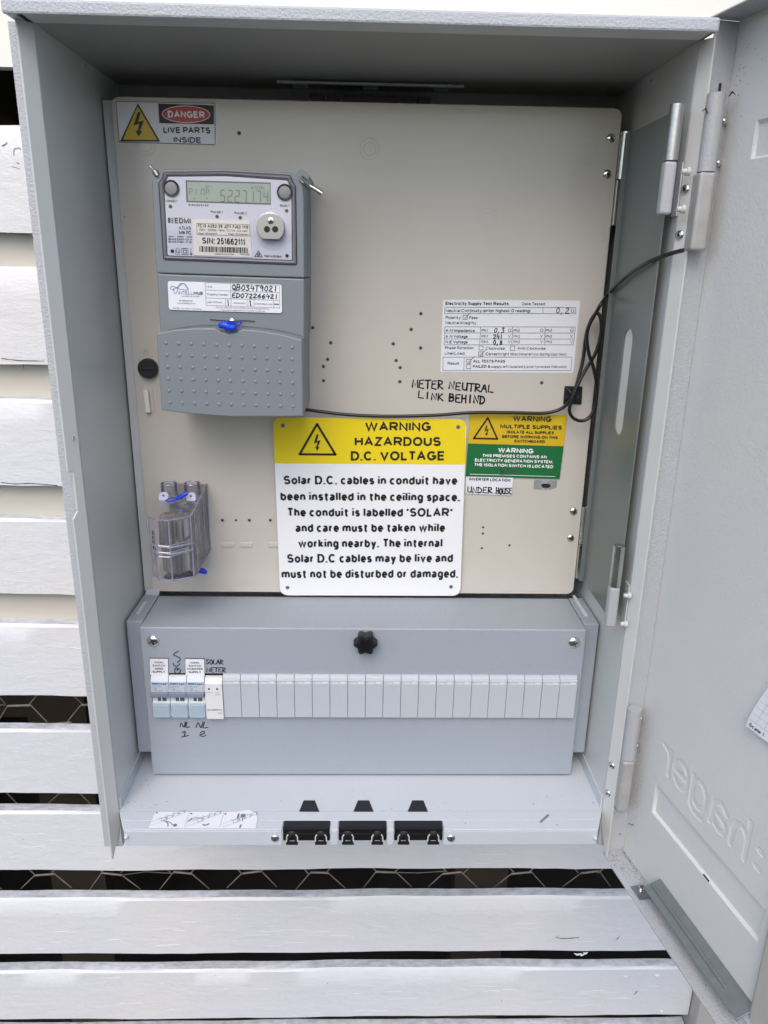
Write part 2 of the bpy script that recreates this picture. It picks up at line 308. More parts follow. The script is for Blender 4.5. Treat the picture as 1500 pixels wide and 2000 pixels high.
GL_LOW = {
'a': (.68, [_arc(.48, .7, .44, .3, 155, 0, 8)+[(.92, .2), (1, 0)], [(.92, .56), (.4, .5), (.06, .4), (0, .22), (.12, .04), (.4, 0), (.75, .1), (.92, .3)]]), 'b': (.72, [[(0, 2), (0, 0)], _O]), 'c': (.68, [_arc(.5, .5, .5, .5, 42, 318, 14)]),
'd': (.72, [[(1, 2), (1, 0)], _O]), 'e': (.7, [[(.02, .5), (1, .5)]+_arc(.5, .5, .5, .5, 0, 318, 16)[1:]]), 'f': (.56, [[(.4, 0), (.4, 1.6), (.6, 2), (1, 2)], [(0, 1), (.95, 1)]]),
'g': (.72, [_O, [(1, 1), (1, -.45), (.8, -.9), (.5, -1), (.1, -.85)]]), 'h': (.68, [[(0, 2), (0, 0)], [(0, .62), (.2, .92), (.5, 1), (.85, .9), (1, .6), (1, 0)]]), 'i': (0, [[(.5, 0), (.5, 1.1)], [(.5, 1.75), (.5, 2.25)]]),
'j': (.12, [[(.8, 1.1), (.8, -.6), (0, -1)], [(.8, 1.75), (.8, 2.25)]]), 'k': (.68, [[(0, 2), (0, 0)], [(.92, 1), (0, .32)], [(.35, .55), (1, 0)]]), 'l': (0, [[(.5, 0), (.5, 2.1)]]),
'm': (1.1, [[(0, 1.05), (0, 0)], [(0, .62), (.12, .92), (.28, 1), (.45, .9), (.5, .6), (.5, 0)], [(.5, .62), (.62, .92), (.78, 1), (.95, .9), (1, .6), (1, 0)]]), 'n': (.68, [[(0, 1.05), (0, 0)], [(0, .62), (.2, .92), (.5, 1), (.85, .9), (1, .6), (1, 0)]]),
'o': (.74, [_O]), 'p': (.72, [[(0, 1.05), (0, -1.1)], _O]), 'q': (.72, [[(1, 1.05), (1, -1.1)], _O]), 'r': (.50, [[(0, 1.05), (0, 0)], [(0, .55), (.3, .92), (1, 1)]]),
's': (.64, [_arc(.5, .74, .45, .26, 25, 250, 8)+_arc(.52, .27, .48, .27, 78, -158, 8)]), 't': (.58, [[(.40, 1.8), (.40, .22), (.6, 0), (1, 0)], [(-.12, 1), (1.08, 1)]]), 'u': (.68, [[(0, 1.05), (0, .4), (.15, .1), (.5, 0), (.8, .1), (1, .4)], [(1, 1.05), (1, 0)]]),
'v': (.7, [[(0, 1), (.5, 0), (1, 1)]]), 'w': (1.08, [[(0, 1), (.25, 0), (.5, 1), (.75, 0), (1, 1)]]), 'x': (.68, [[(0, 1), (1, 0)], [(1, 1), (0, 0)]]), 'y': (.7, [[(0, 1), (.52, 0)], [(1, 1), (.5, -.1), (.35, -.85), (.1, -1)]]), 'z': (.62, [[(0, 1), (1, 1), (0, 0), (1, 0)]])}
_gc = {}
def glyphs(s, bold, k=1.0):
    key = (s, bold, round(k, 2))
    if key in _gc: return _gc[key]
    t = .130+bold*4.1; XH = .755; V = []; Fc = []; pen = 0; si = 0
    for ch in s:
        if ch == ' ': pen += .34*k; continue
        low = ch in GL_LOW; w_, sts = (GL_LOW if low else GL).get(ch, (.5, []))
        w_ = max(w_*k, t*1.15) if w_ > 0 else t
        def my(y):
            if not low: return t/2+y*(1-t)
            if y > 1: return XH-t/2+(y-1)*(1-XH)
            if y < 0: return t/2+y*(.26)
            return t/2+y*(XH-t)
        for st in sts:
            P = [Vector((pen+t/2+x*max(w_-t, 0), my(y))) for x, y in st]
            closed = (P[0]-P[-1]).length < 1e-6
            if closed: P = P[:-1]
            n = len(P); base = len(V); z = si*1.0; si += 1
            for i, p in enumerate(P):
                a = P[i-1] if (i or closed) else None; b = P[(i+1) % n] if (i < n-1 or closed) else None
                d1 = (p-a).normalized() if a is not None else None; d2 = (b-p).normalized() if b is not None else None
                d1 = d1 or d2; d2 = d2 or d1
                n1 = Vector((-d1.y, d1.x)); n2 = Vector((-d2.y, d2.x)); m = n1+n2
                m = m.normalized() if m.length > 1e-6 else n1
                q = min(1/max(.05, m.dot(n1)), 1.9)*t/2
                V.append((p.x+m.x*q, p.y+m.y*q, z % 3)); V.append((p.x-m.x*q, p.y-m.y*q, z % 3))
            for i in range(n if closed else n-1):
                j = (i+1) % n; Fc.append((base+2*i, base+2*i+1, base+2*j+1, base+2*j))
        pen += w_+(.10+(.02 if not low else 0)-(.07 if ch in 'LTPF' else 0))*k
    _gc[key] = (V, Fc); return _gc[key]

def text(mb, pl, s, x0, y0, x1, y1, h, bold=.018):
    vs, fs = glyphs(s, bold)
    if not vs: return
    a = min(v[0] for v in vs); b = max(v[0] for v in vs)
    P0 = pl.hit(x0, y0); P1 = pl.hit(x1, y1); ex = P1-P0
    up = pl.n.cross(ex).normalized()
    if up.dot(pl.upv) < 0: up = -up
    Q = pl.hit(x0, y0-h); H = abs((Q-P0).dot(up))
    k = 1.0
    for _ in range(3):                      # set the letter widths for this line, keeping the stem weight
        k = max(.45, min(1.6, k*(ex.length/H)/(b-a))); vs, fs = glyphs(s, round(bold-max(0, .85-k)*.05, 4), k); a = min(v[0] for v in vs); b = max(v[0] for v in vs)
    mb.add([P0+ex*((v[0]-a)/(b-a))+up*(v[1]/CAP*H)+pl.n*(.00015+.00002*v[2]) for v in vs], fs)
STROKE_W = 1.0
def stroke(mb, pl, pts, wpx, smooth=True, lift=.00018, jit=0):
    P = [pl.hit(*p) for p in pts]
    wd = (pl.hit(pts[0][0]+wpx, pts[0][1])-pl.hit(*pts[0])).length/2*STROKE_W
    if smooth and len(P) > 2: P = smoothpath(P, 4)
    L = []; Rr = []
    for i, p in enumerate(P):
        t = P[min(i+1, len(P)-1)]-P[max(i-1, 0)]
        if t.length < 1e-9: t = Vector((1, 0, 0))
        sd = pl.n.cross(t.normalized()); q = wd*(1+random.uniform(-jit, jit))
        L.append(p+sd*q+pl.n*lift); Rr.append(p-sd*q+pl.n*lift)
    n = len(P); mb.add(L+Rr, [(i, i+1, n+i+1, n+i) for i in range(n-1)])
    for p in (P[0], P[-1]): mb.disc(p+pl.n*(lift+.00001), pl.n, wd, 8)
def line(mb, pl, a, b, wpx): stroke(mb, pl, [a, b], wpx, False)
def rect(mb, pl, tl, tr, br, bl, wpx):
    for a, b in ((tl, tr), (tr, br), (br, bl), (bl, tl)): line(mb, pl, a, b, wpx)
def patch(mb, pl, pts, lift=.0001): mb.face([pl.hit(*p)+pl.n*lift for p in pts])
def plate(mb, pl, pts, th, corner=0):
    """solid plate lying on plane pl: outline pts in survey coordinates, thickness th towards the viewer"""
    P = [pl.off(th).hit(*p) for p in pts]
    if corner: P = roundpoly(P, corner)
    mb.slab(P, pl.n*(-th))
def roundpoly(P, r, k=5):
    out = []; n = len(P)
    for i in range(n):
        p = P[i]; a = P[i-1]-p; b = P[(i+1) % n]-p
        rr = min(r, a.length*.45, b.length*.45); A = p+a.normalized()*rr; B = p+b.normalized()*rr
        for j in range(k+1):
            t = j/k; out.append(A*(1-t)**2+p*(2*t*(1-t))+B*t*t)
    return out
# single stroke hand lettering, unit box (x right, y up)
HW = {
'A': [[(0,0),(.45,1),(.55,1),(.95,0)],[(.2,.35),(.8,.38)]], 'B': [[(.05,0),(.08,1)],[(.05,1),(.6,.98),(.75,.75),(.55,.55),(.1,.52)],[(.1,.52),(.7,.48),(.9,.25),(.6,.02),(.05,0)]],
'C': [[(.9,.8),(.5,1),(.1,.6),(.2,.1),(.9,.1)]], 'D': [[(.1,0),(.12,1)],[(0,.98),(.6,.9),(.95,.5),(.6,.08),(.05,0)]],
'E': [[(.85,1),(.12,.97),(.1,.03),(.9,0)],[(.12,.52),(.7,.52)]], 'F': [[(.85,1),(.12,.97),(.1,0)],[(.12,.52),(.7,.52)]], 'G': [[(.9,.8),(.5,1),(.1,.5),(.5,0),(.9,.2),(.9,.45),(.6,.45)]],
'H': [[(.1,0),(.12,1)],[(.85,1),(.88,0)],[(.12,.5),(.88,.5)]], 'I': [[(.5,1),(.48,0)]], 'K': [[(.1,0),(.12,1)],[(.8,1),(.15,.48),(.95,0)]],
'L': [[(.15,1),(.1,.05),(.95,.02)]], 'M': [[(0,0),(.10,1),(.5,.18),(.9,1),(1,0)]], 'N': [[(.08,0),(.1,1),(.85,.02),(.9,1)]],
'O': [[(.5,1),(.08,.6),(.25,.05),(.75,.05),(.92,.55),(.5,1)]], 'R': [[(.1,0),(.12,1)],[(.05,1),(.75,.95),(.75,.6),(.15,.48),(1,0)]],
'P': [[(.1,0),(.12,1)],[(.05,1),(.75,.95),(.75,.55),(.15,.45)]], 'S': [[(.9,.92),(.4,1),(.12,.72),(.8,.35),(.6,.02),(.05,.08)]], 'T': [[(0,.98),(1,1)],[(.5,1),(.48,0)]],
'U': [[(.1,1),(.12,.2),(.5,0),(.85,.2),(.9,1)],[(.9,1),(.92,0)]], 'X': [[(.05,1),(.95,0)],[(.95,1),(.05,0)]], 'Q': [[(.5,1),(.08,.6),(.25,.1),(.75,.1),(.92,.55),(.5,1)],[(.5,.35),(1,-.1)]],
'0': [[(.5,1),(.12,.55),(.35,.02),(.8,.2),(.85,.75),(.5,1)]], '1': [[(.5,1),(.48,0)]], '2': [[(.1,.8),(.5,1),(.8,.75),(.1,.03),(.95,.05)]], '3': [[(.1,.95),(.8,.95),(.35,.58),(.85,.4),(.6,.02),(.05,.05)]],
'4': [[(.3,1),(.05,.4),(.95,.42)],[(.75,.8),(.7,0)]], '5': [[(.9,1),(.2,1),(.15,.55),(.8,.5),(.7,.05),(.05,.03)]], '6': [[(.7,1),(.15,.5),(.3,.02),(.8,.15),(.7,.5),(.2,.4)]], '7': [[(.05,1),(.9,1),(.35,0)]],
'8': [[(.5,.55),(.15,.8),(.5,1),(.8,.8),(.5,.55),(.1,.2),(.5,0),(.85,.25),(.5,.55)]], '9': [[(.85,.8),(.45,1),(.15,.7),(.5,.5),(.85,.85),(.75,0)]], ',': [[(.4,.1),(.2,-.25)]], '.': [[(.45,.45),(.55,.45)]], '-': [[(.1,.5),(.9,.5)]], ' ': []}
SHARP = set('AEFHIKLMNTX147')
def hand(mb, pl, s, x0, y0, x1, y1, h, wpx, slant=.0, wob=.05, mat_=None):
    n = len(s); adv = 1/n
    for i, ch in enumerate(s):
        for st in HW.get(ch, []):
            dx = random.uniform(-wob, wob)*.5; dy = random.uniform(-wob, wob)
            pts = []
            for (a, b) in st:
                t = (i+.08+a*.84+dx*.3)*adv; hh = b+dy+random.uniform(-wob, wob)*.5
                pts.append((x0+(x1-x0)*t+slant*h*hh, y0+(y1-y0)*t-h*hh))
            stroke(mb, pl, pts, wpx*1.12, ch not in SHARP, jit=.15)
def bolt_pts(cx, cy, s):       # electrical flash outline around a centre, s = height
    q = [(.10,-.5),(-.02,-.5),(-.20,.06),(.04,-.03),(-.03,.26),(-.12,.24),(0,.5),(.16,.28),(.06,.28),(.22,-.16),(-.01,-.08)]
    return [(cx+a*s, cy+b*s) for a, b in q]
def tri_frame(mb, pl, A, B, C_, w_):
    for a, b in ((A, B), (B, C_), (C_, A)): line(mb, pl, a, b, w_)

# ================================================================== SETTING
XL, XR, ZT, ZF = -.2354, .2363, .3457, -.3184
YBACK, YWALL = .192, .200
o = MB().box(-30, 30, -30, YWALL+.5, -1.32, -1.30).build('ground', 'ground'); tag(o, 'bare concrete yard in front of the wall', kind='structure')
o = MB().box(-6, 6, .85, .86, -1.3, 2.4).box(-6, 6, .26, .86, -1.31, -1.299).build('underfloor_dark_sheet', 'void'); tag(o, 'dark sheets standing for the unlit space under the house behind the slats', kind='structure')  # dark sheets for the unlit space, its gloom put into their colour

o = MB().box(-.52, -.43, .42, .46, -1.29, 1.2).box(.16, .25, .42, .46, -1.29, 1.2).box(-1.5, 1.5, .47, .50, -.52, -.42).build('underfloor_frame', 'fence'); tag(o, 'dim brown timber framing behind the wire in the gaps', 'timber frame')
# slatted timber wall --------------------------------------------------
wall = thing('slatted_timber_wall', (0, YWALL, -1.3), 'white painted horizontal timber boards with dark gaps behind and below the metal box', 'wall')
def zrow(v, y=YWALL): return onY(20, v, y).z
boards = [(248, 455), (520, 712), (775, 949), (1004, 1159), (1208, 1358), (1411, 1548), (1570, 1699), (1739, 1863), (1879, 1991)]
BT = .015
def board(z1, z0, x0, x1, y=YWALL, k='timber', name='board', top=.004, lab=None):
    nx = 60; A = []; v = []; f = []
    rnd = random.Random(int(z1*9999))
    ph = rnd.uniform(0, 9)
    prof = [(0, z0, 1), (0, z0+(z1-z0)*.33, 0), (0, z0+(z1-z0)*.66, 0), (0, z1-top, 0), (.003, z1-.0006, 1), (BT, z1, 1), (BT, z0, 1)]
    for i in range(nx+1):
        x = x0+(x1-x0)*i/nx
        for (dy, z, e) in prof:
            wv = (.0009*math.sin(x*9+ph)+.0006*math.sin(x*31+ph*2)+rnd.uniform(-.0004, .0004))*e
            v.append((x, y+dy+rnd.uniform(-.0002, .0002), z+wv))
    n = len(prof)
    for i in range(nx):
        for j in range(n-1): f.append((i*n+j, (i+1)*n+j, (i+1)*n+j+1, i*n+j+1))
    mb = MB(); mb.add(v, f); mb.mi = [1 if (q % (n-1)) == 4 else 0 for q in range(len(f))]
    return mb.build(name, [k, 'timberedge'] if k == 'timber' else [k, k], wall, smooth=True, label=lab)
for t, b in boards: board(zrow(t, YWALL+BT), zrow(b), -.95, .477)
zt_ = zrow(248)
board(zrow(1991)-.024, zrow(1991)-.13, -.95, .477)
board(.95, zrow(128, YWALL), -.95, 1.6, k='timbertop', lab='cream white top board above the box')
for (t, b) in ((455, 520), (712, 775), (949, 1004), (1159, 1208)):
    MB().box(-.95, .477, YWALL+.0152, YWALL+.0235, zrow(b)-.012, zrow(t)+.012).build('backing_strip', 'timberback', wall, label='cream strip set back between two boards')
MB().box(.4785, .75, YWALL-.022, YWALL+.06, -1.3, .3).build('corner_post', 'post', wall, bevel=.002, label='plain beige post at the end of the boards')
# paint runs hanging from one board edge
mb = MB()
for (u, v, w_, h_) in ((1128, 1863, .010, .004), (1136, 1864, .008, .004), (1143, 1861, .006, .003), (1292, 1975, .004, .006), (1222, 1908, .006, .002), (1283, 1905, .007, .002)):
    p = onY(u, v, YWALL-.0003); mb.tube([p+Vector((-w_*.5, 0, .001)), p+Vector((-w_*.1, -.0008, -.0006)), p+Vector((w_*.3, -.0004, .0001)), p+Vector((w_*.6, 0, .0012))], [.0004, .0014, .0011, .0003], 6)
mb.build('paint_run', 'timber', wall, smooth=True)

mb = MB(); WPl = YP(YWALL-.0004)
for st in ([(27, 303), (28, 291), (38, 289), (40, 292)], [(33, 318), (38, 320)], [(4, 285), (10, 282), (14, 278)], [(24, 325), (38, 330)], [(3, 700), (40, 704), (86, 705)], [(2, 942), (30, 945), (60, 944), (112, 948)], [(45, 712), (47, 720)], [(1205, 1834), (1210, 1829)], [(1239, 1942), (1244, 1936)], [(1085, 1830), (1100, 1833), (1130, 1831)], [(20, 455), (45, 457), (57, 459)]):
    stroke(mb, WPl, st, 1.3, jit=.5)
for (u, v) in ((1098, 1771), (1230, 1790), (640, 1921), (1091, 1828), (300, 1830), (45, 1640), (420, 1905), (770, 1870), (112, 1785), (980, 1955), (205, 1925), (560, 1800)): mb.disc(WPl.hit(u, v), (0, -1, 0), .0006, 6)
mb.build('crack_and_speck', 'speck', wall)
# raised brush ridges and knots in the paint
mb = MB(); rr = random.Random(11)
for (t, b) in boards:
    z1, z0 = zrow(t, YWALL+BT), zrow(b)
    for i in range(26):
        x = rr.uniform(-.45, .46); z = rr.uniform(z0+.008, z1-.012); n_ = rr.randint(3, 6); P = [Vector((x, YWALL-.0001, z))]
        for k_ in range(n_): P.append(P[-1]+Vector((rr.uniform(.003, .011), 0, rr.uniform(-.0016, .0016))))
        mb.tube(P, [.00002]+[rr.uniform(.00012, .00035) for _ in P[1:-1]]+[.00002], 5)
mb.build('paint_ridge', 'timber', wall, smooth=True)

# chicken wire ---------------------------------------------------------
mb = MB(); PX, PZ, yw = .094, .0265, YWALL+.032
for r_ in range(0, 14):
    z = -.268-r_*PZ
    for c in range(-10, 7):
        x = c*PX+(PX/2 if r_ % 2 else 0)-.012
        def J(a, b): return (a+random.uniform(-.003, .003), yw+random.uniform(-.002, .002), b+random.uniform(-.0022, .0022))
        a, b = J(x-.013, z), J(x+.013, z)
        mb.tube([a, b], .0015, 6)
        mb.tube([b, J(x+PX/2-.013, z-PZ)], .0008, 5); mb.tube([a, J(x-PX/2+.013, z-PZ)], .0008, 5)
        if random.random() < .25: mb.tube([b, J(x+.045, z-.001), J(x+PX-.013, z)], .0006, 4)
o = mb.build('chicken_wire', 'wire'); tag(o, 'rusty hexagonal chicken wire stretched behind the gaps of the board wall', 'wire mesh')

# unseen house top added for shade, unseen warm wall added for bounce light
hs = thing('unseen_house_wall', (0, YWALL+.05, .95), 'unseen upper wall and eave of the house, added to shade the metal box', 'house wall')
MB().box(-7, 7, YWALL+.002, YWALL+.12, .952, 2.75).build('wall', 'timbertop', hs)
MB().box(-7, 7, YWALL-.04, YWALL+1.5, 2.75, 2.85).build('eave', 'timbertop', hs)
MB().box(-7, -.952, YWALL+.002, YWALL+.12, -1.3, .950).box(1.602, 7, YWALL+.002, YWALL+.12, -1.3, .950).build('wall', 'timbertop', hs)
nb = thing('bounce_wall', (0, -6, -1.3), 'unseen long warm wall across the yard, added to bounce light onto the panel', 'wall')
MB().box(-9, 9, -6.2, -6, -1.3, BOUNCE_TOP).build('bounce_face', 'render', nb)
mb = MB()
mb.box(-9, 9, -6.26, -5.95, BOUNCE_TOP+.002, BOUNCE_TOP+.08); mb.build('coping', 'render', nb)

hd = thing('added_hedge', (0, -5.6, -1.3), 'unseen dark green leaf screen with uneven top, added to break up panel reflections', 'added_hedge')  # unseen leaves added to break up reflections and block low sky
mb = MB()
for i in range(6000):
    x = random.uniform(-8, 8); top = .75+.22*math.sin(x*2.3)+.2*math.sin(x*5.1+1)-(.55 if -2.2 < x < -.6 or .3 < x < 1.3 else 0)
    z = random.uniform(-1.2, top); c = Vector((x, -5.6+random.uniform(-.25, .3), z)); a = Vector((random.gauss(0, 1), random.gauss(0, 1), random.gauss(0, 1))).normalized(); b = a.orthogonal().normalized()
    mb.face([c-a*.08-b*.04, c+a*.08-b*.04, c+a*.08+b*.04, c-a*.08+b*.04])
mb.build('foliage', 'leaf', hd)

# ================================================================== ENCLOSURE
box = thing('meter_box', (0, .1, ZF), 'large grey powder coated steel electrical box with its door open, on the board wall', 'electrical box')
XO0, XO1 = -.2535, .2545
ZB = -.3607
YS = onZ(700, 1620, ZF).y                     # front edge of the sill
ZSB = onY(700, 1651, YS).z
LIP = .010
def sidewall(sx, xi, xo, xlf):
    mb = MB()
    a, b = (xi, xo) if sx > 0 else (xo, xi)
    mb.box(min(xi, xi+sx*.0015), max(xi, xi+sx*.0015), 0, YBACK, ZB, ZT+.004)
    mb.box(a, b, .0, .0015, ZB, ZT+.004) if False else None
    return mb
# side walls
for sx, xi in ((-1, XL), (1, XR)):
    MB().box(min(xi, xi+sx*.0015), max(xi, xi+sx*.0015), .0016, YBACK, ZB, ZT+.002).build('side_wall', 'coat_wall', box)
# front flanges, outside returns
for sx, xi, xo in ((-1, XL, XO0), (1, XR, XO1)):
    a, b = min(xi, xo), max(xi, xo)
    mb = MB(); mb.box(a, b, 0, .0015, ZB, ZT+.001)
    mb.box(min(xo, xo-sx*.0015), max(xo, xo-sx*.0015), .0016, YBACK, ZB, ZT+.001)
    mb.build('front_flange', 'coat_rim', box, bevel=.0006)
# rain lips with pointed foot
def lip(sx, xi, xf, top, tip, notch):
    yl = -LIP
    def pt(t, z): return Vector((xi+(xf-xi)*t, yl*t-.0002, z))
    poly = [pt(0, top), pt(0, ZSB+.004), pt(.92, tip), pt(1, tip+.002)]
    if notch:
        za, zb = onY(140, 922, -.01).z, onY(152, 1010, -.01).z
        poly += [pt(1, zb-.002), pt(.62, zb+.004), pt(.62, za-.001), pt(1, za)]
    poly += [pt(1, top)]
    th = Vector((sx*.0013, 0, 0))
    return MB().slab(poly, th).build('rain_lip', 'coat_lip', box, bevel=.0003)
lip(-1, XL, onY(60, 280, -LIP).x, ZT, onY(224, 1679, -LIP).z, True)
lip(1, XR, onY(1366, 300, -LIP).x, ZT, onY(1181.6, 1676, -LIP).z, False)
MB().box(XO0+.002, XO1-.002, YBACK, YBACK+.0015, ZB, ZT+.004).build('back_plate', 'coat_wall', box)
MB().box(XL+.0003, XR-.0003, 0, YBACK, ZT, ZT+.0015).build('ceiling', 'coat_shaded', box)
# roof cap
YR = onZ(700, 42, ZT).y
ZR1 = onY(700, 16, YR).z
xr0, xr1 = onY(5, 30, YR).x, onY(1404, 55, YR).x
mb = MB(); mb.box(XL, XR, YR, -.0002, ZT-.0001, ZT+.0016)
mb.build('roof_lip', 'coat_wall', box, bevel=.0008)
mb = MB(); mb.add([(xr0, YR-.0016, ZT-.001), (xr1, YR-.0016, ZT-.001), (xr1, YR-.0016, ZR1), (xr0, YR-.0016, ZR1), (xr1, YWALL-.002, ZR1+.03), (xr0, YWALL-.002, ZR1+.03),
   (xr0, YR-.0001, ZT-.001), (xr1, YR-.0001, ZT-.001), (xr1, YWALL-.002, ZT+.004), (xr0, YWALL-.002, ZT+.004)],
   [(0,1,2,3), (3,2,4,5), (0,3,5,9,6), (1,7,8,4,2), (0,6,7,1)])
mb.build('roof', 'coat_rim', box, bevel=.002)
zc = onY(20, 39, -.001).z
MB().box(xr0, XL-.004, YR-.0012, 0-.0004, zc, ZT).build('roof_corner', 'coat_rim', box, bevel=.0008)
# floor and sill
MB().box(XL+.0002, XR-.0002, 0, YBACK, ZF-.0015, ZF).build('floor', 'coat', box)
clips = [(550, 645), (660, 757), (770, 868)]
cx = [(onY(a, 1605, YS).x, onY(b, 1605, YS).x) for a, b in clips]
sx0, sx1 = onY(242, 1632, YS).x, onY(1167, 1632, YS).x
ycut = onZ(700, 1602, ZF).y
tq = ycut/YS; mb = MB(); mb.slab([(XL+.0003, -.0001, ZF-.0002), (XL+(sx0-XL)*tq, ycut, ZF-.0002), (XR+(sx1-XR)*tq, ycut, ZF-.0002), (XR-.0003, -.0001, ZF-.0002)], (0, 0, -.0014))
edges = [sx0]+[q for c in cx for q in c]+[sx1]
for i in range(0, len(edges), 2):
    eL = XL+(sx0-XL)*tq if i == 0 else edges[i]; eR = XR+(sx1-XR)*tq if i == len(edges)-2 else edges[i+1]
    mb.slab([(edges[i], YS, ZF-.0002), (edges[i+1], YS, ZF-.0002), (eR, ycut, ZF-.0002), (eL, ycut, ZF-.0002)], (0, 0, -.0014))
    mb.box(edges[i], edges[i+1], YS, YS+.0015, ZSB, ZF-.0017)
mb.build('sill', 'coat', box, bevel=.0009)
# inner gusset rails at floor sides
for sx, xi in ((-1, XL), (1, XR)):
    MB().box(min(xi, xi-sx*.0012)+0, max(xi, xi-sx*.0012), .004, .14, ZF, ZF+.0135).build('floor_upstand', 'coat', box)
# rivets and screws on lips / walls
def rivet(par, p, n, r=.0032, name='rivet', m='screw', hole=True):
    o = MB().dome(p, n, r, r*.42, 18, 5).build(name, m, par, smooth=True)
    if hole: MB().disc(Vector(p)+Vector(n).normalized()*(r*.43), n, r*.3, 12).build('rivet_hole', 'hole', o)
    return o
def lipP(u, v):
    xf = onY(1366, 300, -LIP).x; n = Vector((-LIP, 0, 0)).cross(Vector((0, 0, 1))); d1 = Vector((xf-XR, -LIP, 0)).normalized(); n = Vector((d1.y, -d1.x, 0))
    if n.x > 0: n = -n
    return Plane((XR, 0, 0), n).hit(u, v), n
for (u, v) in ((1339, 370), (1328, 459), (1195, 1495), (1187, 1549)):
    p, n = lipP(u, v); rivet(box, p+n*.0004, n, .0036)
for (u, v, X, n) in ((163, 129, XL, (1, 0, 0)), (1275, 158, XR, (-1, 0, 0))):
    p = onX(u, v, X); MB().dome(p, n, .0026, .001, 12, 3).build('dimple_hole', 'coat_wall', box, smooth=True)
    MB().disc(p+Vector(n)*.0013, n, .0010, 10).build('screw_hole', 'hole', box)
for (u, v) in ((537, 1637), (881, 1637)):
    p = onY(u, v, YS-.0001); s_ = MB().dome(p, (0, -1, 0), .0040, .0018, 20, 5).build('sill_screw', 'screw', box, smooth=True)
    mb = MB(); a = Plane(p+Vector((0, -.0017, 0)), (0, -1, 0))
    mb.box(p.x-.0004, p.x+.0004, p.y-.0020, p.y-.0017, p.z-.0022, p.z+.0022); mb.build('screw_slot', 'hole', s_)
for (u, v) in ((247, 1634), (1162, 1636)):
    MB().dome(onY(u, v, YS), (0, -1, 0), .0022, .003, 12, 4).build('lip_bolt', 'coat_lip', box, smooth=True)
p = [onZ(u, v, ZF) for u, v in ((1053, 1605), (1070, 1590), (1074, 1592), (1057, 1607))]
MB().face([q+Vector((0, 0, .0001)) for q in p]).build('drain_slot', 'inkgrey', box)

# ---------------------------------------------------------------- door
TH = R(78.8); DD = Vector((math.cos(TH), -math.sin(TH), 0)); DN = Vector((-math.sin(TH), -math.cos(TH), 0)); DK = Vector((onY(1217, 1657, 0).x, 0, 0))
def dfr(t, n, z): return DK+DD*t+DN*n+Vector((0, 0, z))
DP = Plane(DK, DN)
ZD0, ZD1, DW = onY(1217, 1657, 0).z, onY(1440, 38, 0).z, .51
import numpy as np
def door_face():
    RW = .0016
    def lines(lo, hi, rng, stp, extra):
        v = [lo, hi]+extra
        for a, b in rng: v += list(np.arange(a, b, stp))
        return np.array(sorted(set(round(float(q), 5) for q in v)))
    ts = lines(0, DW, [(.035, .192)], .0005, [.0345, .194, .30, .3016]); zs = lines(ZD0, ZD1, [(-.253, -.195)], .0005, [])
    recs = [(.036, .183, -.291, -.2595, .0026), (.036, .30, .264, .289, .0022)]
    for (a, b, c, d, h) in recs:
        ts = np.append(ts, [a-.0008, b+.0008, a, a+RW, b-RW, b]); zs = np.append(zs, [c-.0008, d+.0008, c, c+RW*.6, c+RW*1.2, d-RW*1.6, d])
    ts = np.array(sorted(set(np.round(ts, 5)))); zs = np.array(sorted(set(np.round(zs, 5))))
    Tg, Zg = np.meshgrid(ts, zs); D = np.zeros_like(Tg)
    for (a, b, c, d, h) in recs:
        e = np.minimum(np.minimum(Tg-a, b-Tg)/RW, np.minimum((Zg-c)/(RW*1.2), (d-Zg)/(RW*1.6))); D -= h*np.clip(e, 0, 1)
    # mirrored pressed word
    X0, XH, HW_ = .0375, .0235, .0021
    segs = []
    def add(cx, w_, pts): 
        for p, q in zip(pts, pts[1:]): segs.append((cx+w_*(1-p[0]), q0+XH*p[1], cx+w_*(1-q[0]), q0+XH*q[1]))
    q0 = -.2390
    lay = [('r', .0400, .0105), ('e', .0580, .0195), ('g', .0845, .0185), ('a', .1110, .0185), ('h', .1375, .0165)]
    for ch, cx, w_ in lay:
        for st in GL_LOW[ch][1]:
            P = []
            for x, y in st:
                if y > 1: y = 1+(y-1)*.42
                if y < 0: y = y*.32
                P.append((x, y))
            add(cx, w_, P)
    for zc_ in (-.2345, -.2200): segs.append((.1665, zc_, .1700, zc_))
    m = (Tg > .034) & (Tg < .193) & (Zg > -.256) & (Zg < -.193); tt = Tg[m]; zz = Zg[m]; dist = np.full(tt.shape, 9.)
    for (x0_, z0_, x1_, z1_) in segs:
        dx, dz = x1_-x0_, z1_-z0_; L2 = dx*dx+dz*dz+1e-12; u = np.clip(((tt-x0_)*dx+(zz-z0_)*dz)/L2, 0, 1)
        dist = np.minimum(dist, np.hypot(tt-x0_-u*dx, zz-z0_-u*dz))
    D[m] -= .0005*np.clip((HW_+.0008-dist)/.0010, 0, 1)
    nr, nc = Tg.shape; vs = [dfr(float(Tg[i, j]), float(D[i, j]), float(Zg[i, j])) for i in range(nr) for j in range(nc)]
    fs = [(i*nc+j, i*nc+j+1, (i+1)*nc+j+1, (i+1)*nc+j) for i in range(nr-1) for j in range(nc-1)]
    return vs, fs
mb = MB(); mb.add(*door_face())
dd = [dfr(0, -.005, ZD0), dfr(DW, -.005, ZD0), dfr(DW, -.005, ZD1), dfr(0, -.005, ZD1)]; mb.add(dd, [(3, 2, 1, 0)])
door = mb.build('door', 'door', box, smooth=True, label='open door leaf hinged on the right side of the box')
MB(dfr).box(.0001, .0014, .0001, .0190, ZD0+.0016, ZD1-.0016).build('hinge_side_return', 'coat_rim', door, bevel=.0005)
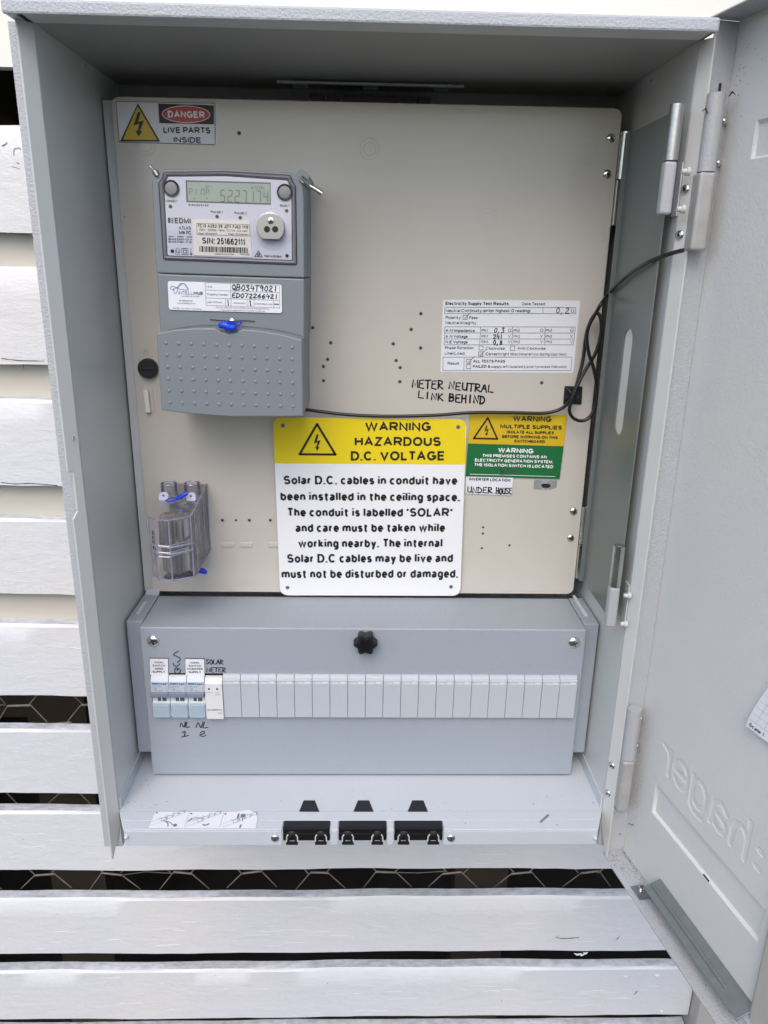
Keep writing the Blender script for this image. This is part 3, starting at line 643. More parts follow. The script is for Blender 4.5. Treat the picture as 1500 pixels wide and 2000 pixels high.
MB(dfr).slab([(.0003, .0002, ZD0), (.0003, .022, ZD0), (.010, .0235, ZD0), (.0125, .0225, ZD0), (.0125, .013, ZD0), (.0145, .0115, ZD0), (.0165, .013, ZD0), (.0175, .0236, ZD0), (.2, .0240, ZD0), (.206, .020, ZD0), (DW-.03, .020, ZD0), (DW, .0002, ZD0)], (0, 0, -.0014)).build('bottom_return', 'coat_rim', door)
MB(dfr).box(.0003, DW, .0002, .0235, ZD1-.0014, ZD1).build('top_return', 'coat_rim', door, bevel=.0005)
mb = MB(); 
a, b = DP.off(-.0006).hit(1374, 1708), DP.off(-.0006).hit(1385, 1722)
mb.tube([a, (a+b)/2, b], .0007, 6); mb.build('slit', 'hole', door)
# foot bracket
mb = MB(dfr); z0 = ZD0
mb.slab([(.048, .006, z0+.0006), (.048, .019, z0+.0006), (.064, .019, z0+.0006), (.064, .004, z0+.0006)], (0, 0, .0012))
mb.add([(.060, .0185, z0+.002), (.060, .003, z0+.010), (.066, .003, z0+.020), (.068, .017, z0+.0155)], [(0, 1, 2, 3)])
mb.slab([(.063, .0165, z0+.0150), (.063, .0002, z0+.0215), (.195, .0002, z0+.0215), (.195, .0165, z0+.0150)], (0, 0, -.0012))
mb.tube([(.066, .0095, z0+.0185), (.120, .0095, z0+.0185), (.172, .0095, z0+.0185)], .0016, 8)
mb.build('foot_bracket', 'galv', door, bevel=.0004)
mb = MB(dfr); mb.tube([(.055, .013, z0+.001), (.055, .013, z0+.003), (.055, .013, z0+.0035), (.055, .013, z0+.005), (.055, .013, z0+.0055), (.055, .013, z0+.007), (.055, .013, z0+.010)], [.002, .0026, .0019, .0026, .0019, .0026, .0016], 12)
mb.build('bracket_screw', 'screw', door, smooth=True)
# document pocket further out on the door
MB(dfr).slab([(.1935, .0002, -.352), (.1935, .0002, -.15), (.40, .0002, -.15), (.40, .0002, -.352)], tuple(Vector((0, .006, 0)))).build('document_pocket', 'post', door, bevel=.003, label='smooth pinkish grey pocket at the door edge')

# outer hinges ----------------------------------------------------------
def outer_hinge(top, mid, bot, rt_, rb, lab, ry=.0):
    h = MB(); yh = -.013
    p0, p1 = onY(*top, yh), onY(*mid, yh); p2 = onY(*bot, yh)
    x = p0.x
    pin = MB().tube([(x, yh, p1.z+.0006), (x, yh, p0.z)], rt_, 22).build('hinge', 'paintmetal', box, smooth=True, label=lab)
    mb = MB(); k = 14
    ring = [(x-rb*.95, yh-rb), (x-rb*1.0, yh+rb), (x+rb*.55, yh+rb), (x+rb, yh+.3*rb), (x+rb, yh-.3*rb), (x+rb*.55, yh-rb)]
    mb.loft([(a, b, p2.z) for a, b in ring], [(a, b, p1.z) for a, b in ring]); mb.build('lower_barrel', 'hingeraw' if rb > .0062 else 'paintmetal', pin, bevel=.0022, seg=4)
    mb = MB(dfr); mb.box(.0016, .0030, .002, .0125, p1.z-.004, p0.z-.006); mb.build('hinge_leaf', 'paintmetal', pin, bevel=.0005)
    for zz in (p0.z-.016, p1.z+.008):
        MB().dome(dfr(.0032, .0035, zz), -DD if False else DD*1, .0028, .003, 14, 4).build('hinge_rivet', 'screw', pin, smooth=True)
    return pin
hu = outer_hinge((1400, 183), (1384, 338), (1364, 490), .0064, .0072, 'upper outer hinge of the door')
hl = outer_hinge((1240, 1384), (1226, 1481), (1212, 1578), .0063, .0066, 'lower outer hinge of the door')
mb = MB(); p = onY(1405, 178, -.013); mb.tube([p, p+Vector((0, 0, .005))], .001, 6); mb.build('hinge_pin', 'hole', hu)
mb = MB()
for (u, v, a, b) in ((1424, 188, .004, .006), (1382, 222, -.004, .007), (1388, 218, .005, -.004)):
    p = onY(u, v, -.017); mb.tube([p, p+Vector((a*.5, 0, b*.5)), p+Vector((a, 0, b*.2))], [.0005, .0008, .0003], 5)
mb.build('rust_flake', 'rust', hu)
for (za, zb_) in ((501, 497), (529, 525)):
    a = onY(1346, za, .0); b = onY(1360, za, .0)
    MB().box(a.x, b.x+.004, -.0016, -.0003, a.z-.0012, a.z+.0014).build('flange_slot', 'hingeraw', box)
p = onY(1213, 1632, -.016)

p = Plane((XL, 0, 0), Vector((LIP, XL-onY(60, 280, -LIP).x, 0)) if False else Vector((1, -.5, 0))).hit(142, 856)
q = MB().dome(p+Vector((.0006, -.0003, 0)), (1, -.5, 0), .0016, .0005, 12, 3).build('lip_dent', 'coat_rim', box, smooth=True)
MB().disc(p+Vector((.0012, -.0006, .0008)), (1, -.5, 0), .0006, 8).build('dent_hole', 'hole', q)
# door dirt ------------------------------------------------------------
mb = MB()
for i in range(520):
    t = abs(random.gauss(0, .03))+.002; t = min(t, .12); n_ = random.uniform(.0015, .023)*(1-.5*min(1, t*8)) if random.random() < .6 else random.uniform(.001, .004)
    if .012 < t < .0175 and n_ > .010: continue
    r_ = random.uniform(.00012, .0004)
    mb.disc(dfr(t, n_, ZD0+.0002), (0, 0, 1), r_, 5)
for i in range(70):
    r_ = random.uniform(.00015, .0005); mb.disc(dfr(abs(random.gauss(.006, .006)), .0003, random.gauss(-.27, .035)), DN, r_, 5)
for i in range(40):
    r_ = random.uniform(.00015, .0005); mb.disc(dfr(abs(random.gauss(.01, .008)), .0003, random.gauss(.31, .02)), DN, r_, 5)
    mb.disc(dfr(-.0001, random.uniform(.003, .02), random.gauss(.32, .02)), -DD, r_, 5)
for i in range(60):
    t = random.uniform(.06, .19); mb.disc(dfr(t, random.uniform(.002, .023), ZD0+.0002), (0, 0, 1), random.uniform(.0001, .0004), 5)
for i in range(45):
    mb.disc(dfr(random.uniform(.01, .19), .0003, random.uniform(-.3, .3)), DN, random.uniform(.0001, .0003), 5)
for (u, v) in ((1226, 1610), (1232, 1612), (1211, 1578), (1208, 1630)):
    p = onY(u, v, -.012); mb.tube([p, p+Vector((.002, 0, .001)), p+Vector((.003, 0, -.0005))], .0003, 4)
o = mb.build('dirt_on_door', 'speck'); tag(o, 'fine dark dirt specks scattered on the lower door return', kind='stuff')
# floor dirt
mb = MB()
def floor_spot(x, y, s, ln=1):
    a = random.uniform(0, 3.14); c, s_ = math.cos(a), math.sin(a)
    q = [(-s*ln, -s*.4), (s*ln*.8, -s*.5), (s*ln, s*.3), (-s*ln*.6, s*.5)]
    mb.face([(x+c*a_-s_*b_, y+s_*a_+c*b_, ZF+.0002) for a_, b_ in q])
for (u, v, s) in ((285, 1525, .0013), (290, 1533, .001), (274, 1535, .0014), (278, 1541, .0007), (264, 1566, .0009), (304, 1572, .0012), (326, 1566, .0014), (294, 1577, .0008), (277, 1575, .0007), (549, 1565, .0012), (688, 1545, .0007), (1068, 1556, .0012), (1074, 1560, .0007), (1042, 1571, .0011), (1049, 1569, .0006), (1158, 1568, .0013), (1088, 1611, .0011), (867, 1568, .0009), (878, 1583, .0006), (909, 1608, .0012), (912, 1593, .0007), (250, 1567, .0016), (765, 1580, .0007), (1097, 1554, .0007), (856, 1577, .0006), (1128, 1549, .0008)):
    p = onZ(u, v, ZF); floor_spot(p.x, p.y, s*.55, random.uniform(1, 2.2))
for i in range(420):
    floor_spot(random.uniform(XL+.004, XR-.004), random.uniform(-.008, .05), random.uniform(.00012, .0003))
for i in range(60):
    r_ = random.uniform(.00012, .0003); mb.disc((random.uniform(-.21, .21), random.uniform(.06, .12), -.1478+.0003), (0, 0, 1), r_, 5)
for i in range(36):
    r_ = random.uniform(.00012, .00032); mb.disc((random.uniform(-.21, .21), .0523-.0004, random.uniform(-.31, -.16)), (0, -1, 0), r_, 5)
o = mb.build('floor_debris', 'speck'); tag(o, 'dark crumbs and swarf lying on the floor of the box', kind='stuff')

# ================================================================== SWING PAN (behind the panel)
YPN = .128; XPN = .228
pan = thing('hinged_pan', (XPN, .06, -.12), 'dark grey steel plate with a long slot beside the inner right wall', 'hinged plate')
ya, yb, za, zb = .0445, .0675, .046, .1405
def plate_slot():
    mb = MB(); x0, x1 = XPN, XPN+.0012; Y0, Y1, Z0, Z1 = .0075, .110, -.1205, .3020
    ym = (ya+yb)/2; r_ = (yb-ya)/2; k = 10
    loop = [(ym+r_*math.cos(i*math.pi/k), zb-r_+r_*math.sin(i*math.pi/k)) for i in range(k+1)]+[(ym-r_*math.cos(i*math.pi/k), za+r_-r_*math.sin(i*math.pi/k)) for i in range(k+1)]
    n = len(loop); out = []
    for (y, z) in loop:      # outer points by angle onto rectangle
        out.append((Y1 if y > ym else Y0, z))
    # strips left/right of the slot, plus top and bottom fields
    m = MB()
    half = n//2
    R_ = [p for p in loop if p[0] >= ym-1e-6]; R_.sort(key=lambda p: p[1])
    L_ = [p for p in loop if p[0] <= ym+1e-6]; L_.sort(key=lambda p: p[1])
    for S, Y in ((R_, Y1), (L_, Y0)):
        for a, b in zip(S, S[1:]):
            m.slab([(x0, a[0], a[1]), (x0, b[0], b[1]), (x0, Y, b[1]), (x0, Y, a[1])], (x1-x0, 0, 0))
    m.box(x0, x1, Y0, Y1, Z0, za); m.box(x0, x1, Y0, Y1, zb, Z1)
    return m
plate_slot().build('side_plate', 'pan', pan)
MB().box(XPN+.0013, XPN+.0018, .035, .08, .03, .155).build('plate_behind_slot', 'door', pan)
MB().box(XPN-.004, XPN+.0012, .1102, .1114, -.1205, .3020).build('inner_return', 'pan', pan)
MB().box(-.2340, -.2150, .1345, .136, -.146, .3225).build('left_flange', 'coat_wall', pan, bevel=.0005)
MB().slab(roundpoly([onY(u, v, .1275) for u, v in ((287, 1150), (312, 1150), (309, 1170), (280, 1170))], .003), (0, .0015, 0)).build('locating_tab', 'coat', pan)
def pan_hinge(u0, v0, v1, v2, first):
    p0, p1, p2 = onX(u0[0], v0, XPN-.004), onX(u0[1], v1, XPN-.004), onX(u0[2], v2, XPN-.004)
    y = (p0.y+p1.y+p2.y)/3; x = XPN-.0055
    h = MB().tube([(x, y, p1.z+.0005), (x, y, p0.z)], .0052, 20).build('pan_hinge', 'raw' if first else 'zinc', pan, smooth=True)
    MB().tube([(x, y, p0.z), (x, y, p0.z+.0002)], .0030, 12).build('hinge_pin', 'screw', h)
    ring = [(x-.005, y-.0045), (x-.005, y+.0045), (x+.0035, y+.005), (x+.005, y), (x+.0035, y-.005)]
    MB().loft([(a, b, p2.z) for a, b in ring], [(a, b, p1.z) for a, b in ring]).build('lower_barrel', 'paintmetal', h, bevel=.0022, seg=4)
    for zz in (p1.z-.007, p2.z+.004):
        MB().tube([(XR-.0005, y-.005, zz), (XR-.003, y-.005, zz), (XR-.0031, y-.005, zz), (XR-.0065, y-.005, zz)], [.0030, .0030, .0021, .0018], 14).build('hinge_bolt', 'coat_lip', h, smooth=True)
    MB().box(XR-.0012, XR-.0002, .0005, .0110, p2.z, p1.z+.001).build('hinge_leaf', 'coat_lip', h)
pan_hinge((1325, 1315, 1300), 205, 315, 420, True)
pan_hinge((1212, 1205, 1195), 1064, 1146, 1222, False)

# ================================================================== METER PANEL
PP = YP(YPN)
panel = thing('equipment_board', (0, YPN, -.1435), 'beige hinged equipment panel carrying the meter, fuse and warning signs inside the box', 'panel')
PZ0, PZ1, PX0, PX1 = -.1437, .3243, -.2242, .2243
MB().slab(roundpoly([Vector((PX0, YPN, PZ0)), Vector((PX1, YPN, PZ0)), Vector((PX1, YPN, PZ1)), Vector((PX0, YPN, PZ1))], .008), (0, .0035, 0)).build('panel_sheet', 'panel', panel, bevel=.0005)
holes = [(652.5-6.5, 669.5), (640, 701.7), (631.8, 715.5), (632, 743.4), (611, 640), (822, 612.5), (803, 643.3), (768, 671.5), (821.5, 679.5), (773.6, 704), (781.5, 718), (781, 745.5), (1058, 747.5),
         (434.5, 1016), (461, 1016), (487, 1016), (528, 1016), (943.5, 1030), (943, 1042), (941, 1070.5), (995, 1065), (467, 260), (243, 424)]
for i, (u, v) in enumerate(holes):
    p = onY(u, v, YPN-.0001); r_ = .00175 if i not in (14, 22, 20, 17, 18, 19) else .0013
    if i == 22: r_ = .0007
    h = MB().dome(p, (0, -1, 0), r_, .0003, 14, 2).build('screw_hole', 'slot', panel, smooth=True)
    MB().disc(p+Vector((0, -.0004, 0)), (0, -1, 0), r_*.45, 10).build('hole_centre', 'hole', h)
    if i != 22: MB().ring(p+Vector((0, -.0003, 0)), (0, -1, 0), r_, r_*1.6, 16).build('hole_burr', 'panel', h) if i in (13, 15, 16) else None
def ringpair(u, v, r_):
    mb = MB()
    for rr in (r_, r_*.62):
        n = 32; p = onY(u, v, YPN); mb.tube([p+Vector((math.cos(i*2*math.pi/n)*rr, .0002, math.sin(i*2*math.pi/n)*rr)) for i in range(n+1)], .00035, 5, False)
    mb.build('moulded_ring', 'panel', panel, smooth=True)
for (u, v) in ((722, 291), (1149, 300), (953, 427), (284, 283), (299, 598), (507, 927), (1075, 1094)): ringpair(u, v, .0088)
mb = MB(); text(mb, PP, 'EOSO177', 393, 1150, 496, 1150, 18, .0)
for q in mb.v: q.y -= .0002
mb.build('moulded_lettering', 'panel', panel)
for (a, b) in ((432, 458), (468, 494), (524, 545)):
    P = [onY(a, 1068, YPN), onY(b, 1068, YPN), onY(b, 1059, YPN), onY(a, 1059, YPN)]
    MB().slab(roundpoly(P, .0018), (0, -.0012, 0)).build('moulded_bar', 'panel', panel, bevel=.0006)
k = MB(); p = onY(288, 720, YPN-.004)
k.tube([(p.x, YPN, p.z), (p.x, YPN-.004, p.z), (p.x, YPN-.006, p.z)], [.0095, .0095, .0085], 32)
knob = k.build('lock_knob', 'blackmatte', panel, smooth=True)
MB().box(p.x-.006, p.x+.006, YPN-.0072, YPN-.0060, p.z-.0008, p.z+.0008).build('knob_ridge', 'black', knob, bevel=.0004)
mb = MB(); pl = PP
rect(mb, pl, (281, 687), (289, 687), (289, 693), (281, 693), 1); stroke(mb, pl, [(283, 687), (283, 683), (287, 682), (288, 685)], 1)
mb.build('padlock_mark', 'galvroll', panel)
P = [onY(281, 756, YPN), onY(298, 756, YPN), onY(302, 806, YPN), onY(285, 806, YPN)]
lv = MB().slab(P, (0, -.0008, 0)).build('latch_recess', 'panel', panel)
P = [onY(281, 760, YPN-.001), onY(291, 760, YPN-.001), onY(296, 805, YPN-.001), onY(286, 805, YPN-.001)]
MB().slab(P, (0, -.004, 0)).build('latch_bar', 'creamlabel', lv, bevel=.0007)
for (u, v) in ((1193, 270), (1186, 340), (1120, 999), (1114.5, 1051)): rivet(panel, onY(u, v, YPN-.0001), (0, -1, 0), .0041)
def panel_hinge(v0, v1, v2, first):
    x = .2290; z0, z1, z2 = onY(1210, v0, YPN).z, onY(1205, v1, YPN).z, onY(1200, v2, YPN).z
    h = MB().tube([(x, YPN-.001, z1+.0006), (x, YPN-.001, z0)], .0046, 20).build('panel_hinge', 'zinc', panel, smooth=True)
    MB().tube([(x, YPN-.001, z0), (x, YPN-.001, z0+.0003)], .0026, 12).build('hinge_pin', 'screw', h)
    MB().loft([(x-.0045, YPN-.005, z2), (x-.0045, YPN+.003, z2), (x+.003, YPN+.003, z2), (x+.0045, YPN-.001, z2), (x+.003, YPN-.005, z2)],
              [(x-.0045, YPN-.005, z1), (x-.0045, YPN+.003, z1), (x+.003, YPN+.003, z1), (x+.0045, YPN-.001, z1), (x+.003, YPN-.005, z1)]).build('lower_barrel', 'raw' if first else 'zinc', h, bevel=.0005)
panel_hinge(258, 352, 441, True); panel_hinge(990, 1062, 1128, False)
mb = MB(); z3 = PP.z(3.75, 780, 560)
hand(mb, z3, 'METER', 92, 738, 322, 748, 58, 10, .05, .06); hand(mb, z3, 'NEUTRAL', 358, 748, 690, 775, 52, 10, .08, .08)
hand(mb, z3, 'LINK', 132, 812, 325, 832, 46, 10, .05, .07); hand(mb, z3, 'BEHIND', 360, 838, 628, 860, 56, 11, .05, .06)
mb.build('marker_writing', 'marker', panel)
# clear tape patch with dark smudge
P = [(1043, 937), (1088, 938), (1087, 952), (1075, 956), (1055, 956), (1042, 955)]
mb = MB(); patch(mb, PP, P, .0003); tp = mb.build('tape_patch', 'galvroll', panel, label='torn bit of shiny tape below the green label')
mb = MB(); patch(mb, PP, [(1056, 947), (1062, 944), (1073, 945), (1076, 949), (1070, 953), (1060, 952)], .0006); mb.build('smudge', 'hole', tp)

# ---------------------------------------------------------------- rail at the back, above the panel
rail = thing('back_rail', (0, .15, .335), 'thin dark grey rail with black terminal blocks deep behind the top of the beige panel', 'rail')
a, b = onY(541, 160, .150), onY(906, 171, .150)
MB().box(a.x, b.x, .148, .152, a.z-.0012, a.z+.0010).build('rail_bar', 'coat_wall', rail, bevel=.0004)
for (u0, u1) in ((571, 601), (709, 739), (847, 876)):
    x0, x1 = onY(u0, 160, .15).x, onY(u1, 160, .15).x; MB().box(x0, x1, .153, .158, a.z-.004, a.z+.0035).build('rail_clamp', 'pan', rail, bevel=.0004)
for (u0, u1) in ((606, 632), (640, 661), (671, 779), (788, 809), (817, 842)):
    x0, x1 = onY(u0, 185, .16).x, onY(u1, 185, .16).x; MB().box(x0, x1, .160, .185, a.z-.03, a.z-.007).build('terminal_block', 'black', rail, bevel=.0006)

# ================================================================== ELECTRICITY METER
YM = .048
MP = YP(YM)
meter = thing('electricity_meter', (-.115, YPN, .06), 'grey plastic electricity meter with digital display and dimpled terminal cover on the beige panel', 'electricity meter')
up_ = [(296, 356), (300, 351), (309, 349), (311, 339), (318, 330.5), (440, 329.5), (560, 336.5), (570, 340), (577, 345), (588, 347), (592, 352), (594, 400), (594.5, 543), (305.5, 533.5), (303, 500)]
P = [MP.hit(*q) for q in up_]
body = MB().slab(P, (0, YPN-YM-.0002, 0)).build('upper_body', 'meter', meter, bevel=.0022, seg=3)
lo = [(306, 534.5), (594.5, 544.3), (594, 664), (313, 652)]
MB().slab([MP.off(-.0008).hit(*q) for q in lo], (0, YPN-YM-.0012, 0)).build('middle_body', 'meter', meter, bevel=.0012)
# terminal cover
TPl = YP(.0435)
arc = [(305, 651), (340, 644), (380, 641), (420, 641), (432, 648), (447, 652.5), (462, 650), (472, 643), (500, 645), (550, 653), (590, 664), (592, 813), (560, 814), (448, 814), (380, 809), (315, 802)]
MB().slab([TPl.hit(*q) for q in arc], (0, YPN-.0435-.0004, 0)).build('terminal_cover', 'meter', meter, bevel=.0010, seg=2)
TC = meter.children[-1] if meter.children else None
cover = [c for c in meter.children if c.name.startswith('terminal_cover')][0]
z2 = TPl.z(1500/360, 280, 500); mb = MB()
for j in range(6):
    for i in range(11):
        a = i/10; b = j/5
        x = (185+(1210-185)*a)*(1-b)+(217+(1217-217)*a)*b; y = (708+37*a)*(1-b)+(1193+32*a)*b
        mb.dome(z2.hit(x, y)+Vector((0, .0002, 0)), (0, -1, 0), .0017, .0009, 14, 4)
mb.build('dimples', 'meter', cover, smooth=True)
mb = MB()
stroke(mb, MP.off(.0006).z(1500/360, 280, 500), [(150, 612), (300, 575), (480, 555), (620, 553)], 10); stroke(mb, MP.off(.0006).z(1500/360, 280, 500), [(800, 560), (1000, 580), (1150, 605), (1300, 645)], 10)
mb.build('cover_edge_bead', 'meter', cover)
mb = MB(); stroke(mb, MP.z(1500/360, 280, 500), [(545, 517), (640, 525), (725, 527), (810, 526), (905, 531)], 7); mb.build('screw_recess', 'gasket', meter)
# window frame
def loopbead(mb, pl, pts, r_, lift):
    P = [pl.hit(*q)+Vector((0, -lift, 0)) for q in pts]; P = roundpoly(P, .0015, 3); P.append(P[0]); P.append(P[1]); mb.tube(P, r_, 8, False)
fo = [(310.5, 357), (318, 349), (319.5, 337.5), (440, 335.5), (567, 343), (571.5, 356), (577, 363), (579.5, 517), (320, 506.5)]
fi = [(320.5, 362), (325.5, 351), (328, 344.5), (440, 343.5), (562, 352), (565.5, 362), (569.5, 367), (571, 508.5), (327, 499.5)]
mb = MB(); loopbead(mb, MP, fo, .00055, .0002); fr = mb.build('window_gasket', 'gasket', meter, smooth=True)
A = [MP.hit(*q)+Vector((0, -.0003, 0)) for q in fo]; B = [MP.hit(*((q[0]+w_[0])/2, (q[1]+w_[1])/2))+Vector((0, -.0022, 0)) for q, w_ in zip(fo, fi)]; Cc = [MP.hit(*q)+Vector((0, -.0004, 0)) for q in fi]
mb = MB(); n = len(fo); mb.add(A+B+Cc, [(i, (i+1) % n, n+(i+1) % n, n+i) for i in range(n)]+[(n+i, n+(i+1) % n, 2*n+(i+1) % n, 2*n+i) for i in range(n)])
mb.build('window_frame', 'metertrim', meter, bevel=.0003)
mb = MB(); loopbead(mb, MP, fi, .0003, .0006); mb.build('window_inner_edge', 'gasket', meter, smooth=True)
FPl = MP.off(.0005)
mb = MB(); mb.slab([FPl.hit(*q) for q in fi], (0, .0004, 0)); face = mb.build('faceplate', 'face', meter)
mb = MB(); mb.face([MP.off(.0021).hit(*q) for q in fi]); mb.build('clear_window', 'clear', meter)
z4 = FPl.off(.0001).z(10, 290, 320); z5 = FPl.off(.0001).z(1500/180, 440, 320)
# display
dm = MB(); plate(dm, FPl, [(362.5, 352), (528.5, 356.5), (528.5, 399.5), (364, 394.5)], .0003); disp = dm.build('display', 'lcdframe', meter)
DPl = FPl.off(.0004); dm = MB(); patch(dm, DPl, [(365.5, 355), (527.5, 359), (527.2, 397.2), (367, 392.5)]); dm.build('display_glass', 'lcd', disp)
SEG = {'0':'abcdef','1':'bc','2':'abged','3':'abgcd','4':'fgbc','5':'afgcd','6':'afgedc','7':'abc','8':'abcdefg','9':'abcfgd','P':'abefg','I':'ef','M':'abefc'}
sg = MB(); zs = DPl.off(.0001)
def seven(ch, x, y, w_, h_, th, yy=0):
    pt = {'a': ((0, 0), (1, 0)), 'b': ((1, 0), (1, .5)), 'c': ((1, .5), (1, 1)), 'd': ((0, 1), (1, 1)), 'e': ((0, .5), (0, 1)), 'f': ((0, 0), (0, .5)), 'g': ((0, .5), (1, .5))}
    for s in SEG[ch]:
        (a, b), (c, d) = pt[s]; L_ = .1
        q = lambda a_, b_: (x+a_*w_+(1-b_)*h_*.04, y+b_*h_+a_*w_*.03)
        aa, bb, cc, dd = a+(c-a)*L_, b+(d-b)*L_, c-(c-a)*L_, d-(d-b)*L_
        stroke(sg, zs, [q(aa, bb), q(cc, dd)], th, False)
x = 431
for i, ch in enumerate('5227174'):
    seven(ch, x, 371.5+i*.35, 7.6, 22, 1.6); x += 14.0
    if i == 3: stroke(sg, zs, [(x-4.2, 395.6), (x-3.4, 395.6)], 1.8, False)
for i, ch in enumerate('PIMP'): seven(ch, 369.5+i*9.6+(4 if i else 0), 368.5+i*.2, 5.5, 12, 1.0)
text(sg, zs, 'kWh', 491, 370.5, 516, 371.3, 8, 0); text(sg, zs, 'Set A', 401, 365.8, 414, 366.2, 3.5, 0)
for u in (380, 404): sg.disc(zs.hit(u, 388)+Vector((0, -.0002, 0)), (0, -1, 0), .0005, 8)
sg.build('display_digits', 'seg', disp)
for (u, v, nm) in ((335, 368, 'connect'), (556.4, 375.8, 'select')):
    p = MP.off(.0008).hit(u, v)
    b_ = MB().tube([p+Vector((0, .0005, 0)), p+Vector((0, -.0016, 0)), p+Vector((0, -.0019, 0))], [.0047, .0047, .0042], 32).build('push_button', 'button', meter, smooth=True)
    mb = MB(); n = 32; mb.tube([p+Vector((math.cos(i*2*math.pi/n)*.0056, -.0008, math.sin(i*2*math.pi/n)*.0056)) for i in range(n+1)], .0008, 6, False); mb.build('button_ring', 'gasket', b_, smooth=True)
pr = MB()
text(pr, z4, 'CONNECT', 340, 750, 570, 752, 50); text(pr, z5, 'SELECT', 890, 698, 1045, 702, 40)
text(pr, z4, 'E1 E2 E3 E4 E5', 785, 820, 1172, 828, 36); text(pr, z4, 'PULSE 1', 1218, 956, 1450, 966, 44); text(pr, z5, 'PULSE 2', 150, 815, 345, 822, 36)
text(pr, z4, 'EDMI', 515, 1158, 825, 1172, 108, .02); text(pr, z4, 'ATLAS', 595, 1280, 830, 1286, 68, .02); text(pr, z4, 'Mk7C', 600, 1370, 830, 1380, 68, .02)
text(pr, z4, '10kV     AOM     UC5', 388, 1436, 848, 1442, 34); text(pr, z4, 'IEC/AS 62053-11,21,31', 388, 1486, 848, 1496, 34); text(pr, z4, 'IEC/AS 62053 - 21, 33', 388, 1534, 840, 1546, 34)
text(pr, z5, 'NMI 14/2/30A', 637, 1518, 918, 1530, 40)
for a, b in (((380, 1050), (430, 1155)),): patch(pr, z4, [a, (b[0], a[1]+2), b, (a[0]+3, b[1]-2)], .0002)
for y in (1058, 1095, 1132): patch(pr, z4, [(452, y), (484, y+1), (484, y+24), (452, y+23)], .0002)
for (zz, u, v, r_) in ((z4, 430, 832, .0015), (z4, 1340, 1030, .0014), (z5, 245, 877, .0014), (z5, 1000, 765, .0014), (z4, 467, 1705, .0015), (z5, 1005, 1497, .0014)): pr.disc(zz.hit(u, v)+Vector((0, -.0002, 0)), (0, -1, 0), r_, 16)
rect(pr, z4, (652, 1650), (770, 1654), (772, 1776), (655, 1770), 9); rect(pr, z4, (682, 1682), (742, 1684), (742, 1744), (684, 1742), 9)
stroke(pr, z4, [(535, 1765), (533, 1670), (570, 1640), (612, 1672), (614, 1768), (535, 1765)], 8, False); stroke(pr, z4, [(552, 1690), (555, 1730), (572, 1738), (592, 1730), (592, 1690)], 8)
stroke(pr, z4, [(826, 1650), (828, 1740)], 7, False); pr.ring(z4.hit(832, 1760)+Vector((0, -.0002, 0)), (0, -1, 0), .0004, .0009, 12)
tri_frame(pr, z5, (540, 1415), (478, 1512), (604, 1512), 9); pr.ring(z5.hit(540, 1478)+Vector((0, -.0002, 0)), (0, -1, 0), .0009, .0013, 16); stroke(pr, z5, [(522, 1478), (536, 1492), (560, 1462)], 7, False)
pr.build('face_printing', 'ink', face)
# rating label
RP = FPl.off(.0002); mb = MB(); plate(mb, RP, [(375.5, 428), (488.6, 430.4), (491.6, 502.4), (378.5, 498.5)], .0003); rl = mb.build('rating_label', 'creamlabel', meter)
z1 = RP.off(.0004).z(1500/440, 200, 170); mb = MB()
text(mb, z1, '7C13-A252-29-J211-7J02-1110', 637, 934, 972, 944, 22, .02); text(mb, z1, '230V   10/100A   50Hz   Cl.1 Wh   Cl.2 varh', 645, 956, 965, 966, 15, 0)
text(mb, z1, 'Pulse1  100 imp/kWh                      Pulse2  100 imp/kvarh', 640, 979, 972, 987, 11, 0); text(mb, z1, 'S/N: 251662111', 666, 1042, 950, 1053, 42, .016)
text(mb, z1, 'MADE IN MALAYSIA', 750, 1117, 875, 1119, 11, 0); text(mb, z1, 'JUNE 2022', 915, 1118, 980, 1120, 11, 0)
rect(mb, z1, (628, 908), (980, 916), (982, 992), (630, 982), 2)
x = 645; rb = random.Random(3)
while x < 968:
    w_ = rb.choice((3, 3, 6, 9)); y = 1059+(x-645)*.03
    patch(mb, z1, [(x, y), (x+w_, y+.1), (x+w_+1, y+37), (x+1, y+37)], .0002); x += w_+rb.choice((3, 4, 6))
mb.build('label_printing', 'ink', rl)
# optical port
c = MP.off(.002).hit(529.4, 444.8); r_ = .0113; zb_ = MP.off(.002).hit(529, 468).z; n = 44; pts = []
for i in range(n):
    a = i*2*math.pi/n; x_, z_ = c.x+math.cos(a)*r_, c.z+math.sin(a)*r_; pts.append(Vector((x_, YM-.0075, max(z_, zb_))))
port = MB().slab(pts, (0, .0068, 0)).build('optical_port', 'port', meter, bevel=.0005)
pp = Plane((0, YM-.0076, 0), (0, -1, 0))
p = pp.hit(529, 431); s_ = MB().dome(p, (0, -1, 0), .0028, .0006, 18, 3).build('port_screw', 'screw', port, smooth=True)
mb = MB()
for a in (45, 135): d = Vector((math.cos(R(a)), 0, math.sin(R(a))))*.0013; stroke_ = Plane(p, (0, -1, 0)); mb.tube([p-d+Vector((0, -.0006, 0)), p+d+Vector((0, -.0006, 0))], .00035, 5)
mb.build('screw_cross', 'hole', s_)
for u in (521.4, 537.4): MB().disc(pp.hit(u, 447.8), (0, -1, 0), .0025, 20).build('port_eye', 'black', port)
mb = MB(); n = 48; cc = FPl.hit(533, 447); mb.tube([cc+Vector((math.cos(i*2*math.pi/n)*.0158, .0001, math.sin(i*2*math.pi/n)*.0158)) for i in range(n+1)], .0003, 5, False); mb.build('port_surround', 'face', face, smooth=True)
